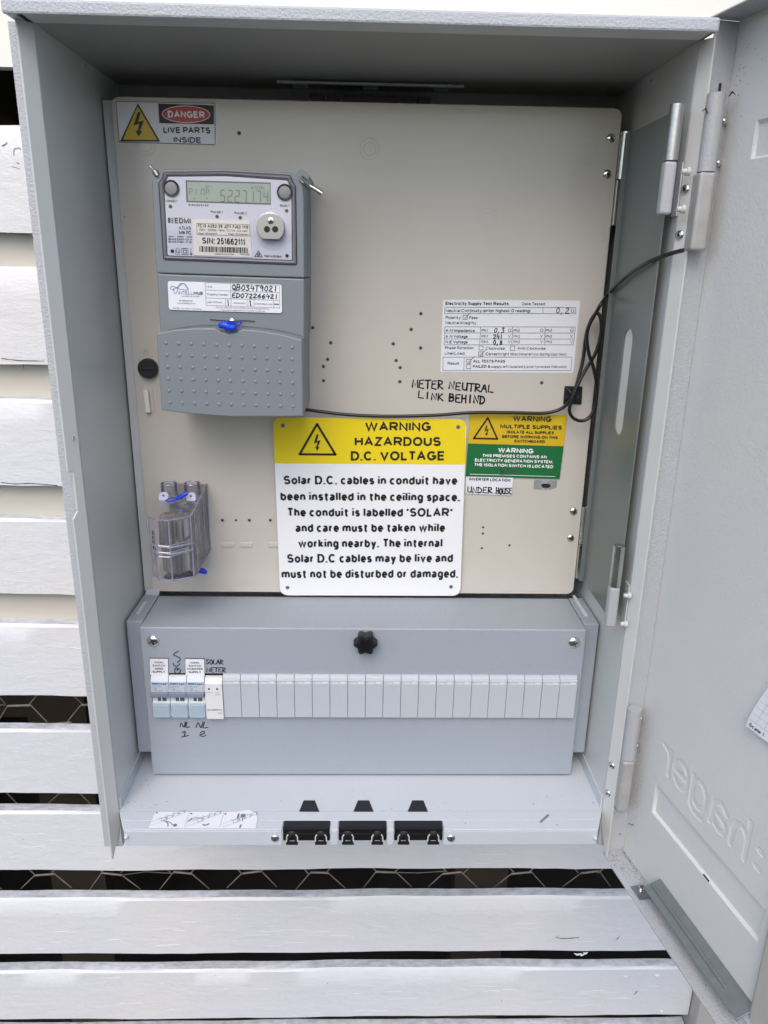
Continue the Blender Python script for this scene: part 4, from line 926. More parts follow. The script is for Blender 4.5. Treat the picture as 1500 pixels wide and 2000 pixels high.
# retailer sticker
SP = MP.off(.0001); mb = MB(); plate(mb, SP, [(327.3, 548.7), (550, 555.7), (551, 611.6), (330, 604.9)], .0002, .0022); st = mb.build('number_sticker', 'whitelabel', meter)
z2 = SP.off(.0003).z(1500/360, 280, 500); mb = MB()
text(mb, z2, 'INTELLI', 288, 314, 412, 316, 29, 0); text(mb, z2, 'HUB', 416, 316, 484, 318, 29, .03); text(mb, z2, 'EXPLORE THE POSSIBLE', 313, 332, 460, 335, 10, 0)
text(mb, z2, 'Ph 1800 865 807', 292, 369, 405, 372, 12, .01); text(mb, z2, 'www.intellihub.com.au', 275, 388, 425, 392, 12, 0); text(mb, z2, 'PM1188 - WC Meter Wall Sticker', 240, 430, 478, 437, 12, 0)
text(mb, z2, 'NMI', 513, 257, 558, 258, 17, 0); text(mb, z2, 'Property Number', 518, 319, 692, 325, 18, 0); text(mb, z2, 'Light & Power', 520, 380, 643, 384, 15, 0); text(mb, z2, 'Generation', 735, 388, 832, 391, 15, 0); text(mb, z2, 'Controlled Load', 908, 395, 1050, 399, 16, 0)
text(mb, z2, 'Security seals may only be broken by authorised personnel', 590, 422, 1018, 436, 12, 0); text(mb, z2, 'A final read is required before this meter is removed', 618, 444, 990, 454, 12, 0)
rect(mb, z2, (502, 215), (1107, 238), (1109, 422), (511, 400), 2.5)
for y in (277, 340): line(mb, z2, (505, y), (1108, y+21), 2.5)
line(mb, z2, (709, 222), (712, 348), 2.5)
for x in (668, 714, 850, 900, 1060): line(mb, z2, (x, 343+(x-500)*.035), (x+1, 403+(x-500)*.035), 2.5)
mb.build('sticker_printing', 'inkgrey', st)
mb = MB(); stroke(mb, z2, [(218, 262), (240, 275), (290, 245), (330, 222), (345, 250), (368, 275), (300, 270), (240, 245), (218, 262)], 3.5); stroke(mb, z2, [(245, 262), (250, 295), (265, 305), (280, 270), (295, 230), (320, 222), (350, 240), (366, 270)], 3.5)
mb.build('sticker_emblem', 'inkblue', st)
mb = MB(); hand(mb, z2, 'QB034T9021', 716, 274, 1092, 290, 42, 6.5, .1, .06); hand(mb, z2, 'ED072266421', 718, 337, 1098, 347, 34, 6.5, .1, .06)
stroke(mb, z2, [(688, 358), (692, 404)], 7, False); stroke(mb, z2, [(868, 362), (875, 408)], 7, False); stroke(mb, z2, [(1066, 391), (1100, 392)], 7, False)
mb.build('handwritten_number', 'marker', st)
# screw + blue seal
p = MP.off(.003).hit(453.5, 627); s_ = MB().dome(p, (0, -1, .2), .0032, .0022, 18, 5).build('cover_screw', 'screw', meter, smooth=True)
MB().box(p.x-.003, p.x+.003, p.y-.0026, p.y-.0020, p.z-.0004, p.z+.0004).build('screw_slot', 'hole', s_)
def seal(par, pts, y, w0, loop=None):
    mb = MB(); P = smoothpath([onY(u, v, y) for u, v in pts], 5); n = len(P)
    mb.tube(P, [w0*(.55+.45*math.sin(math.pi*i/(n-1))) for i in range(n)], 10)
    if loop: mb.tube(smoothpath([onY(u, v, y+.001) for u, v in loop], 5), .0006, 6)
    return mb.build('blue_seal', 'bluetag', par, smooth=True)
seal(meter, [(427, 636), (438, 635), (450, 640), (460, 638)], YM-.006, .0034, [(458, 640), (468, 634), (471, 629), (464, 628), (455, 630), (440, 628), (434, 632)])
# lead seals on both shoulders
mb = MB(); mb.tube([onY(302, 334, .052), onY(308, 343, .052)], .0024, 10); mb.tube([onY(293, 325, .052), onY(298, 330, .052), onY(309, 348, .054)], [.0012, .001, .0009], 8)
mb.build('wire_seal', 'raw', meter, smooth=True)
mb = MB(); mb.tube([onY(605, 363, .045), onY(617, 370, .045), onY(629, 378, .045)], [.0016, .0018, .0021], 10); mb.tube(smoothpath([onY(u, v, .046) for u, v in ((586, 348), (596, 356), (606, 364), (600, 352), (590, 345), (586, 350), (592, 358))], 4), .0010, 6)
mb.build('wire_seal', 'raw', meter, smooth=True)
mb = MB(); mb.tube([(onY(592, 345, .06).x, .049, onY(592, 346, .05).z), (onY(592, 345, .06).x, YPN-.02, onY(592, 346, .05).z)], .0055, 20); mb.build('shoulder_boss', 'meter', meter, smooth=True)

# ================================================================== SERVICE FUSE
YFu = .052
fuse = thing('service_fuse', (-.18, YPN, -.1), 'clear plastic fuse holder with a silver cartridge at the lower left of the beige panel', 'fuse holder')
x0, x1 = onY(283, 1000, YFu).x+.001, onY(372, 1000, YFu).x
zt_, zbt = onY(300, 1012, YFu).z, onY(330, 1128, YFu).z
def fz(u, v, y): return onY(u, v, y)
xm0, xm1 = x0+.0095, x1-.011      # facetted front
Yf, Ym = YFu-.006, YFu+.004
prof = [(x0, Ym), (xm0, Yf+.001), (xm0+.012, Yf-.001), (xm1+.010, Ym-.002), (x1, Ym+.010), (x1, YPN-.001), (x0, YPN-.001)]
def zz_top(y): return zt_+(y-Yf)/(YPN-Yf)*.012
A = [(a, b, zbt) for a, b in prof]; Bt = [(a, b, zz_top(b)) for a, b in prof]
mb = MB(); n = len(prof)
mb.add(A+Bt, [(i, i+1, n+i+1, n+i) for i in range(n-1)]+[tuple(range(n, 2*n)), tuple(reversed(range(n)))])
cov = mb.build('clear_cover', 'fuseclear', fuse)
mb = MB()
for i in range(n-2): mb.tube([A[i], A[i+1]], .0008, 6); mb.tube([Bt[i], Bt[i+1]], .0008, 6)
for i in range(0, n-1): mb.tube([A[i], Bt[i]], .0008, 6)
mb.tube([((x1), .105, zbt), (x1, .105, zz_top(.105))], .0008, 6)
mb.build('cover_edges', 'fuseedge', cov, smooth=True)
mb = MB()
for f_ in (.42, .53): 
    z = zt_+(zbt-zt_)*(f_+.02); mb.tube([(prof[0][0], prof[0][1]-.0005, z+.002), (prof[1][0], prof[1][1]-.0008, z), (prof[2][0], prof[2][1]-.0008, z), (prof[3][0], prof[3][1]-.0008, z+.001), (prof[4][0], prof[4][1], z+.003)], .0009, 6)
mb.build('cover_rib', 'fuseedge', cov, smooth=True)
mb = MB()
for f_ in (.40, .51, .58):
    z = zt_+(zbt-zt_)*f_; mb.tube([(xm0+.001, Yf-.0002, z-.001), (xm0+.010, Yf-.0016, z-.0012), (xm1+.004, Ym-.0042, z+.0008)], .00045, 6)
mb.build('painted_rib_glint', 'inkwhite', cov, smooth=True)  # white lines painted along the ribs as glints
xc = (x0+x1)/2+.0015; yc = Yf+.0215
mb = MB(); zA, zB = zbt+.003, zt_-.002
mb.tube([(xc, yc, zA), (xc, yc, zA+.0012), (xc, yc, zA+.026), (xc, yc, zA+.0262), (xc, yc, zA+.034), (xc, yc, zA+.0342), (xc, yc, zB-.001), (xc, yc, zB)], [.0125, .0140, .0140, .0156, .0156, .0150, .0150, .0138], 40)
cart = mb.build('fuse_cartridge', 'foil', fuse, smooth=True)
mb = MB()
for a_ in (-105, -88, -72, -48): mb.tube([(xc+.0151*math.cos(R(a_)), yc+.0151*math.sin(R(a_)), zA+.036), (xc+.0151*math.cos(R(a_)), yc+.0151*math.sin(R(a_)), zB-.002)], .0005, 6)
for a_ in (-100, -80, -60): mb.tube([(xc+.0141*math.cos(R(a_)), yc+.0141*math.sin(R(a_)), zA+.002), (xc+.0141*math.cos(R(a_)), yc+.0141*math.sin(R(a_)), zA+.025)], .0005, 6)
mb.build('cartridge_stripe', 'galv', cart, smooth=True)  # dark vertical stripes along the cartridge
MB().box(x0+.006, x1-.006, .112, .1275, zbt+.008, zt_-.004).build('fuse_base', 'galvroll', fuse, bevel=.001)
MB().tube([(x1-.006, .085, zbt+.012), (x1-.006, .085, zbt+.022)], .004, 16).tube([(x1-.006, .085, zbt+.034), (x1-.006, .085, zbt+.042)], .004, 16).build('terminal_screw', 'port', fuse, smooth=True)
for (u, v) in ((331, 960), (376, 960)):
    p = onY(u, v, .110); h_ = onY(u, 944, .110).z
    mb = MB(); nn = 26; lo_, hi_ = p.z-.010, h_
    mb.tube([(p.x, .110, lo_), (p.x, .110, hi_)], .0078, nn, False); t_ = mb.build('cable_spout', 'fuseclear', fuse, smooth=True)
    mb = MB()
    mb.tube([(p.x+math.cos(i*2*math.pi/nn)*.0078, .110+math.sin(i*2*math.pi/nn)*.0078, hi_) for i in range(nn+1)], .0006, 5, False); mb.build('spout_rim', 'fuseedge', t_, smooth=True)
for (u, v) in ((319, 969), (373, 970)):
    P = [onY(u-9, v+9, .088), onY(u+9, v+9, .088), onY(u+9, v-2, .088), onY(u+5, v-7, .088), onY(u-5, v-7, .088), onY(u-9, v-2, .088)]
    tb = MB().slab(roundpoly(P, .002), (0, .002, 0)).build('fixing_tab', 'fusetab', fuse)
    MB().disc(onY(u, v-1, .0875), (0, -1, 0), .0011, 12).build('tab_hole', 'slot', tb)
seal(fuse, [(343, 974), (350, 972), (358, 967), (367, 963)], .082, .0022, [(344, 974), (334, 972), (324, 978), (330, 980), (345, 976)])
seal(fuse, [(384, 1118), (391, 1114), (398, 1116), (404, 1119)], .100, .0030)
mb = MB(); P = [onY(320, 1137, Yf+.004), onY(345, 1137, Yf+.004), onY(340, 1130, Yf+.004), onY(326, 1130, Yf+.004)]; mb.slab(P, (0, .004, 0)); mb.build('bottom_tab', 'fusetab', fuse, bevel=.0006)
# printing on the left facet of the cover
fp0, fp1 = Vector((x0, Ym, 0)), Vector((xm0, Yf+.001, 0)); fd = (fp1-fp0).normalized(); fn = Vector((fd.y, -fd.x, 0)); fn = fn if fn.y < 0 else -fn
def vtext(mb, s, t, z0, z1, h, bold=.02):
    vs, fs = glyphs(s, bold); a = min(v[0] for v in vs); b = max(v[0] for v in vs)
    mb.add([fp0+fd*(t+v[1]/CAP*h)+fn*.0004+Vector((0, 0, z0+(z1-z0)*(v[0]-a)/(b-a))) for v in vs], fs)
mb = MB(); vtext(mb, 'hager', .0055, zt_-.012, zt_-.034, .0030, .03); vtext(mb, 'U160Z', .0060, zbt+.030, zbt+.014, .0024, 0); vtext(mb, '100A 415V', .0028, zbt+.034, zbt+.010, .0018, 0)
vtext(mb, '||||||||||||||||||', .0088, zt_-.012, zt_-.034, .0016, .03); vtext(mb, '||||||||||||', .0088, zbt+.030, zbt+.012, .0012, .03)
mb.build('cover_printing', 'ink', cov)

# ================================================================== SIGNS ON THE PANEL
def sign(name, loc, label, cat='sign'): return thing(name, loc, label, cat)
# big warning sign
SG = YP(YPN-.0046)
s = sign('warning_sign', (0, YPN, -.146), 'large white and yellow sign reading WARNING HAZARDOUS D.C. VOLTAGE, leaning on the beige panel')
TL, TR, BR, BL = (533, 815), (912, 819), (899, 1164), (547, 1163)
P = roundpoly([SG.hit(*q) for q in (BL, BR, TR, TL)], .0095, 6)
MB().slab(P, (0, .0026, 0)).build('sign_board', 'whitesign', s, bevel=.0003)
S1 = SG.off(.0001)
q = [S1.hit(*a) for a in (TL, TR, (909, 907.5), (536.5, 905))]
a = roundpoly(q, .0095, 6); a = a[:12]+[q[2], q[3]]
MB().face(a).build('yellow_band', 'yellow', s)
zq = SG.off(.0002).z(2.5, 520, 790); mb = MB()
L = [('WARNING', 483, 130, 803, 130, 45), ('HAZARDOUS', 432, 203, 852, 203, 45), ('D.C. VOLTAGE', 413, 274, 867, 273, 46),
     ('Solar D.C. cables in conduit have', 86, 390, 933, 392, 43), ('been installed in the ceiling space.', 70, 469, 945, 473, 43), ('The conduit is labelled \u2018SOLAR\u2019', 107, 547, 908, 548, 43),
     ('and care must be taken while', 143, 623, 873, 622, 43), ('working nearby. The internal', 157, 699, 860, 697, 43), ('Solar D.C cables may be live and', 103, 773, 911, 770, 43), ('must not be disturbed or damaged.', 75, 848, 936, 846, 43)]
for r_ in L: text(mb, zq, *r_, .022)
mb.build('lettering', 'ink', s)
mb = MB(); tri_frame(mb, zq, (248, 96), (163, 243), (338, 244), 11); patch(mb, zq, bolt_pts(248, 186, 80), .0002); mb.build('pictogram', 'ink', s)
for (u, v) in ((81, 103), (937, 110), (104, 894), (902, 890)):
    p = SG.off(.0001).z(2.5, 520, 790).hit(u, v); h = MB().dome(p+Vector((0, -.0001, 0)), (0, -1, 0), .0017, .0004, 14, 3).build('sign_rivet', 'slot', s, smooth=True)
    MB().ring(p+Vector((0, -.0001, 0)), (0, -1, 0), .0017, .0022, 16).build('rivet_rim', 'galvroll', h)
# danger label
DG = PP.off(.0003); zd = DG.off(.0001).z(1500/440, 200, 170)
s = sign('danger_label', DG.hit(320, 240), 'white label reading DANGER LIVE PARTS INSIDE with yellow triangle, above the meter', 'label')
mb = MB(); plate(mb, PP, [(224, 196), (423.5, 200.5), (423, 284), (234, 277.5)], .0003, .001); mb.build('label_sheet', 'whitelabel', s)
mb = MB(); rect(mb, zd, (90, 95), (749, 108), (751, 383), (113, 366), 4); patch(mb, zd, [(372, 110), (742, 122), (742, 249), (380, 240)], .0002)
patch(mb, zd, [(237, 108), (118, 362), (386, 364)], .0002); text(mb, zd, 'LIVE PARTS', 407, 306, 720, 310, 42, .022); text(mb, zd, 'INSIDE', 475, 369, 655, 373, 38, .022); mb.build('lettering', 'ink', s)
mb = MB(); patch(mb, zd, [(237, 128), (137, 350), (367, 353)], .0004); mb.build('yellow_triangle', 'yellow2', s)
mb = MB(); patch(mb, zd.off(.0004), bolt_pts(240, 248, 165), .0002); mb.build('flash_symbol', 'ink', s)
def oval(mb, pl, cx_, cy_, rx, ry, lift): patch(mb, pl, [(cx_+rx*math.cos(i*2*math.pi/40), cy_+ry*math.sin(i*2*math.pi/40)+rx*math.cos(i*2*math.pi/40)*.02) for i in range(40)], lift)
mb = MB(); oval(mb, zd, 558, 182, 161, 58, .0004); text(mb, zd.off(.0009), 'DANGER', 437, 203, 682, 208, 46, .028); mb.build('white_oval', 'inkwhite', s)
mb = MB(); oval(mb, zd, 558, 182, 156, 53, .0007); mb.build('red_oval', 'red', s)
# multiple supplies
z6 = PP.off(.0014).z(6.25, 880, 800)
s = sign('multiple_supplies_label', onY(1010, 870, YPN), 'yellow engraved label reading WARNING MULTIPLE SUPPLIES, right of the large sign', 'label')
mb = MB(); plate(mb, PP, [(917, 807), (1107.5, 811), (1101, 871.5), (914, 866)], .0012); mb.build('label_plate', 'yellow2', s)
mb = MB()
for r_ in (('WARNING', 760, 143, 1228, 152, 70), ('MULTIPLE SUPPLIES', 605, 226, 1357, 245, 50), ('ISOLATE ALL SUPPLIES', 685, 289, 1262, 302, 36), ('BEFORE WORKING ON THIS', 628, 345, 1307, 360, 36), ('SWITCHBOARD', 775, 401, 1150, 410, 36)): text(mb, z6, *r_, .024)
mb.build('lettering', 'ink', s)
mb = MB(); tri_frame(mb, z6, (455, 100), (282, 350), (572, 357), 20); patch(mb, z6, bolt_pts(438, 255, 130), .0002); mb.build('pictogram', 'ink', s)
# green
s = sign('generation_label', onY(1000, 935, YPN), 'green engraved label reading WARNING THIS PREMISES CONTAINS AN ELECTRICITY GENERATION SYSTEM', 'label')
mb = MB(); plate(mb, PP, [(914, 867.2), (1100.8, 872.8), (1093, 935.5), (909.5, 930.5)], .0012); mb.build('label_plate', 'green', s)
mb = MB()
for r_ in (('WARNING', 580, 524, 1007, 536, 60), ('THIS PREMISES CONTAINS AN', 390, 578, 1172, 597, 38), ('ELECTRICITY GENERATION SYSTEM.', 295, 633, 1250, 657, 38), ('THE ISOLATION SWITCH IS LOCATED', 293, 689, 1250, 716, 38)): text(mb, z6, *r_, .024)
line(mb, z6, (237, 787), (1275, 817), 6); mb.build('lettering', 'inkwhite', s)
mb = MB(); hand(mb, z6, 'IN', 250, 780, 350, 782, 62, 9, 0, .04); hand(mb, z6, 'M.', 465, 780, 600, 784, 55, 9, 0, .04); hand(mb, z6, 'BOX', 610, 790, 795, 793, 68, 11, 0, .05); mb.build('handwriting', 'scratch', s)
# inverter location
s = sign('inverter_location_label', onY(955, 965, YPN), 'small white label reading INVERTER LOCATION with UNDER HOUSE written by hand', 'label')
mb = MB(); plate(mb, PP, [(910.5, 930.8), (1002.5, 933.2), (999, 967.5), (909, 964)], .0012); mb.build('label_plate', 'whitelabel', s)
mb = MB(); text(mb, z6, 'INVERTER LOCATION', 227, 864, 727, 881, 36, .018); line(mb, z6, (195, 1005), (745, 1028), 4); mb.build('lettering', 'ink', s)
mb = MB(); hand(mb, z6, 'UNDER', 200, 1008, 510, 1022, 66, 12, .05, .06); hand(mb, z6, 'HOUSE', 550, 1022, 750, 1028, 70, 12, .05, .06); mb.build('handwriting', 'marker', s)
# test results
z3 = PP.off(.0003).z(3.75, 780, 560)
s = sign('test_results_label', onY(1000, 730, YPN), 'white form label headed Electricity Supply Test Results on the right of the panel', 'label')
mb = MB(); plate(mb, PP, [(865.5, 585.5), (1133.5, 587), (1119.5, 728.5), (860, 726.5)], .0002, .0022); mb.build('label_sheet', 'whitelabel', s)
mb = MB(); T = lambda *a: text(mb, z3, *a)
T('Electricity Supply Test Results', 338, 134, 800, 136, 25, .018); T('Date Tested:', 898, 135, 1068, 136, 21, .004)
T('Neutral Continuity (enter highest \u03a9 reading)', 340, 186, 958, 187, 23, .008); T('\u03a9', 1255, 188, 1280, 188, 22, 0)
T('Polarity:', 338, 236, 455, 237, 22, .004); T('Pass', 510, 237, 573, 237, 22, .006); T('Neutral Integrity', 337, 274, 563, 276, 22, .004)
for y, l, un in ((331, 'A-N Impedance', '\u03a9'), (374, 'A-N Voltage', 'V'), (415, 'N-E Voltage', 'V')):
    T(l, 337, y, 552 if un != 'V' else 500, y+1, 22, .014)
    for x_, nm in ((602, 'Ph1'), (836, 'Ph2'), (1070, 'Ph3')): T(nm, x_, y-1, x_+46, y-1, 20, 0)
    for x_ in (795, 1030, 1250): T(un, x_, y-1, x_+(25 if un != 'V' else 19), y-1, 22, 0)
T('Phase Rotation:', 333, 457, 545, 458, 21, .004); T('Clockwise', 633, 461, 772, 461, 21, .004); T('Anti-Clockwise', 863, 461, 1070, 461, 21, .004)
T('Line/Load:', 332, 497, 480, 498, 21, .004); T('Correct', 631, 502, 733, 502, 21, .014); T('(right directional arrow during load test)', 741, 502, 1222, 504, 20, 0)
T('Result', 353, 571, 437, 571, 21, .004); T('ALL TESTS PASS', 540, 555, 775, 556, 21, .014); T('FAILED &', 539, 594, 665, 594, 21, .016); T('supply left isolated (Level 1 process followed)', 673, 594, 1221, 595, 19, 0)
rect(mb, z3, (333, 150), (1293, 152), (1291, 197), (332, 196), 2.5); line(mb, z3, (1052, 152), (1051, 196), 2.5)
rect(mb, z3, (332, 293), (1288, 295), (1276, 425), (328, 425), 2.5)
for y in (338, 382): line(mb, z3, (331, y), (1282, y+1), 2.5)
for x_ in (593, 828, 1066): line(mb, z3, (x_+2, 294), (x_-5, 425), 2.5)
rect(mb, z3, (321, 515), (1264, 515), (1256, 614), (317, 614), 2.5); line(mb, z3, (475, 515), (472, 614), 2.5)
for (a, b, n_) in ((466, 208, 32), (583, 434, 30), (812, 434, 32), (580, 477, 31), (493, 531, 30), (491, 570, 30)): rect(mb, z3, (a, b), (a+n_, b), (a+n_, b+n_), (a, b+n_), 3)
mb.build('lettering', 'ink', s)
mb = MB(); hand(mb, z3, '0,2', 1142, 190, 1245, 195, 38, 5, .15, .05); hand(mb, z3, '0,3', 690, 334, 770, 334, 34, 5, .15, .05); hand(mb, z3, '241', 685, 382, 758, 382, 32, 6, .05, .05); hand(mb, z3, '0,8', 685, 420, 755, 424, 30, 6, .05, .05)
for (a, b) in ((470, 210), (584, 480), (498, 532)): stroke(mb, z3, [(a+4, b+12), (a+12, b+24), (a+28, b+2), (a+50, b-20)], 3.5, False)
mb.build('handwriting', 'marker', s)

# ================================================================== BLACK SIGNAL CABLE
def cp(lst): return [onY(u, v, y) for u, v, y in lst]+[onX(u, v, XPN-.0035) for u, v in ((1205, 556), (1232, 533), (1262, 514))]+[onX(1290, 502, .2285), onX(1318, 493, .2335), onX(1334, 489, .2360)]
path = [(596, 800, .118), (620, 803, .121), (680, 810, .1215), (760, 813, .1215), (850, 811, .1215), (920, 806, .1215), (1000, 806, .1215), (1060, 807, .1215), (1090, 801, .1210), (1108, 789, .119), (1120, 770, .116),
        (1130, 738, .117), (1139, 700, .118), (1144, 660, .118), (1150, 635, .117), (1160, 616, .115), (1168, 612, .113), (1174, 628, .112), (1172, 660, .112), (1162, 692, .113), (1144, 722, .114), (1128, 752, .1125),
        (1118, 780, .112), (1112, 800, .113), (1118, 815, .113), (1134, 822, .113), (1150, 816, .113), (1162, 795, .113), (1166, 760, .113), (1160, 722, .112), (1150, 690, .111), (1146, 660, .110), (1150, 638, .108), (1160, 618, .106),
        (1175, 592, .10), (1186, 577, .1185)]
o = MB().tube(smoothpath(cp(path), 6), .00165, 10).build('signal_cable', 'cable', smooth=True)
tag(o, 'thin black cable from the meter looping at its clip and leaving by the right wall', 'cable')
cm = thing('cable_mount', onY(1119, 772, YPN), 'black square stick-on cable tie mount holding the black cable on the panel', 'cable mount')
P = roundpoly([onY(1103, 754, YPN-.0012), onY(1138, 755, YPN-.0012), onY(1136, 790, YPN-.0012), onY(1100, 789, YPN-.0012)], .0012)
MB().slab(P, (0, .0010, 0)).build('base_plate', 'blackmatte', cm, bevel=.0003)
mb = MB(); c = onY(1119, 771, YPN-.004)
for sx, sz in ((-1, 1), (1, 1), (-1, -1), (1, -1)): mb.tube([c+Vector((sx*.0062, .0025, sz*.0062)), c+Vector((sx*.002, -.001, sz*.002))], [.0008, .0012], 6)
mb.tube([c+Vector((-.003, -.006, .001)), c+Vector((0, -.0125, 0)), c+Vector((.004, -.006, -.001))], .0010, 6); mb.build('bridge', 'black', cm, smooth=True)

# ================================================================== ESCUTCHEON
YE, YE2 = .0523, .0646
EX0, EX1, EZ0, EZ1 = -.2168, .2187, -.3161, -.1478
esc = thing('breaker_cover', (0, .09, EZ0), 'wide grey metal cover box holding the row of breakers, below the beige panel', 'switchboard cover')
mx0, mz0, PIT = -.20817, -.24164, .0175
MB().box(EX0, EX1, YE, .1265, EZ0, EZ1).build('cover_box', 'esc', esc, bevel=.0014, seg=3)
zb2 = onY(271, 1469, YE2).z; zt2 = onY(249, 1213, YE2).z
for (a, b) in ((-.2332, EX0-.0004), (EX1+.0004, .2345)):
    MB().box(a, b, YE2, .1265, zb2, zt2).build('side_housing', 'esc', esc, bevel=.0010)
for u in ((1113, 1165, 1139, 1207), (292, 1177, 283, 1202)):
    a = onZ(u[0], u[1], zt2); b = onZ(u[2], u[3], zt2); sx = 1 if a.x > 0 else -1
    MB().tube([(sx*.2262, a.y, zt2), (sx*.2262, min(a.y, b.y)+.004, zt2)], .0018, 8).build('pressed_rib', 'coat', esc, smooth=True)
for (u, v) in ((299, 1251.5), (1121, 1255)):
    p = onY(u, v, YE); s_ = MB().dome(p, (0, -1, 0), .0062, .0030, 26, 6).build('cover_screw', 'screw', esc, smooth=True)
    mb = MB()
    for a in (20, 110): d = Vector((math.cos(R(a)), 0, math.sin(R(a))))*.0032; mb.tube([p-d+Vector((0, -.0028, 0)), p+d+Vector((0, -.0028, 0))], .0006, 6)
    mb.tube([p+Vector((-.0045, -.0019, -.002)), p+Vector((.0045, -.0019, .002))], .0003, 5); mb.build('screw_cross', 'hole', s_)
p = onY(714, 1257, YE-.010); n = 60
prof_ = lambda a, r0: r0*(1+.13*math.cos(6*a))
A = [Vector((p.x+prof_(2*math.pi*i/n+math.pi/6, .0103)*math.sin(2*math.pi*i/n), YE-.003, p.z+prof_(2*math.pi*i/n+math.pi/6, .0103)*math.cos(2*math.pi*i/n))) for i in range(n)]
kn = MB().slab(A, (0, -.010, 0)).build('star_knob', 'blackmatte', esc, bevel=.0010)
B_ = [Vector((p.x+(q.x-p.x)*.68, YE-.0133, p.z+(q.z-p.z)*.68)) for q in A]
MB().slab(B_, (0, -.0008, 0)).build('knob_cap', 'black', kn, bevel=.0003)
MB().tube([(p.x, YE, p.z), (p.x, YE-.004, p.z)], .006, 20).build('knob_shank', 'black', kn)
zE = YP(YE).z(1500/460, 240, 1190); mb = MB()
mk = lambda g: [stroke(mb, zE, st, 6.5, jit=.2) for st in g]
mk([[(354, 268), (336, 276), (324, 291), (345, 300), (362, 310), (364, 325), (348, 337)], [(322, 344), (324, 355), (340, 362), (356, 356), (362, 346)], [(332, 378), (345, 372), (350, 380), (346, 392)], [(346, 384), (358, 378), (368, 390), (360, 405), (340, 407), (330, 398), (334, 380)]])
mb.build('marker_writing', 'marker', esc, label='handwritten SUB above the second breaker'); mb = MB()
mk([[(364, 748), (372, 724), (390, 752), (398, 716)], [(408, 718), (402, 750), (426, 748)], [(378, 785), (396, 778), (392, 806)], [(374, 814), (418, 803)],
   [(466, 750), (480, 722), (498, 755), (510, 716)], [(520, 718), (512, 754), (542, 750)], [(492, 788), (512, 776), (520, 788), (490, 802), (512, 810), (530, 800)]])
mb.build('marker_writing', 'marker', esc, label='handwritten NL 1 and NL 2 below the breakers'); mb = MB()
hand(mb, zE, 'SOLAR', 528, 346, 640, 350, 28, 5.5, .05, .06); hand(mb, zE, 'METER', 532, 398, 656, 400, 28, 5.5, .05, .06)
mb.build('marker_writing', 'marker', esc, label='handwritten SOLAR METER above the white module')
def mx(i): return mx0+PIT*i
# dark cut-out rim above the breakers
MB().box(onY(295, 1330, YE).x, onY(436, 1330, YE).x, YE-.0004, YE-.0001, mz0+.004, onY(700, 1317, YE).z+.0006).build('cut_out', 'hole', esc)

# breakers
def wedge(mb, x0_, x1_, pr):      # profile pr of (y, z) extruded along x
    mb.slab([(x0_, y_, z_) for y_, z_ in pr], (x1_-x0_, 0, 0))
def breaker(i, s1, lab):
    X0, X1 = mx(i)+.0002, mx(i+1)-.0002; z = mz0; r = thing('circuit_breaker', (X0, YE, z), lab, 'circuit breaker', 'circuit breakers at the left end of the row')
    mb = MB(); wedge(mb, X0, X1, [(YE-.0005, z+.0455), (YE-.007, z+.0450), (YE-.0105, z+.0405), (YE-.0105, z+.0285), (YE-.006, z+.0280), (YE-.006, z+.0170), (YE-.0085, z+.0165), (YE-.0085, z+.0), (YE-.0005, z)])
    mb.build('breaker_body', 'mcb', r, bevel=.0005)
    MB().box(X0+.0006, X1-.0006, YE-.0108, YE-.0106, z+.0292, z+.0400).build('breaker_label', 'mcblabel', r)
    pl = YP(YE-.0109); fr = lambda x_, z_: Vector((x_, YE-.0110, z_))
    def tx(mb, s, a, b, zz, h, bold=.01):
        vs, fs = glyphs(s, bold); q0 = min(v[0] for v in vs); q1 = max(v[0] for v in vs); mb.add([fr(X0+(a+(b-a)*(v[0]-q0)/(q1-q0))*(X1-X0), zz+v[1]/CAP*h) for v in vs], fs)
    mb = MB(); mb.face([fr(X0+.001, z+.0375), fr(X0+.0075, z+.0375), fr(X0+.0075, z+.0390), fr(X0+.001, z+.0390)]); tx(mb, 'hager', .46, .97, z+.0374, .0020, .03); mb.build('blue_mark', 'inkblue', r)
    mb = MB(); tx(mb, s1, .05, .58, z+.0342, .0017, 0); tx(mb, '40\u00b0C', .38, .66, z+.0296, .0015, 0)
    c = fr(X0+.0038, z+.0312)
    mb.ring(c, (0, -1, 0), .0013, .0016, 14); mb.ring(c+Vector((.001, 0, .001)), (0, -1, 0), .0008, .0011, 12)
    for q in range(5): mb.disc(fr(X1-.0016-.0006*(q % 2), z+.0298+q*.0012), (0, -1, 0), .0004, 8)
    mb.build('breaker_printing', 'inkgrey', r)
    MB().slab([(X0-.0007, YE-.0160, z+.0290), (X0-.0007, YE-.0155, z+.0242), (X0-.0007, YE-.008, z+.0235), (X0-.0007, YE-.008, z+.0290)], (X1-X0+.0002, 0, 0)).build('toggle', 'toggle', r, bevel=.0006)
    MB().box(X0+.0050, X1-.0035, YE-.0064, YE-.0061, z+.0172, z+.0232).build('toggle_slot', 'slot', r)
    MB().box(X0+.0085, X0+.0093, YE-.0068, YE-.0065, z+.0175, z+.0215).build('slot_mark', 'inkwhite', r)
    w_ = MB(); w_.slab([(X0+.0012, YE-.0125, z+.0005), (X0+.0012, YE-.0135, z+.0150), (X0+.0012, YE-.009, z+.0160), (X0+.0012, YE-.009, z+.0)], (X1-X0-.0018, 0, 0)); w_.build('clear_window', 'winblue', r, bevel=.0005)
    return r
breaker(0, 'MGN140', 'breaker under the MAIN SWITCH GRID SUPPLY label, first in the row')
breaker(1, 'MGN140', 'breaker under the handwritten word SUB, second in the row')
breaker(2, 'MGN132', 'breaker under the MAIN SWITCH INVERTER SUPPLY label, third in the row')
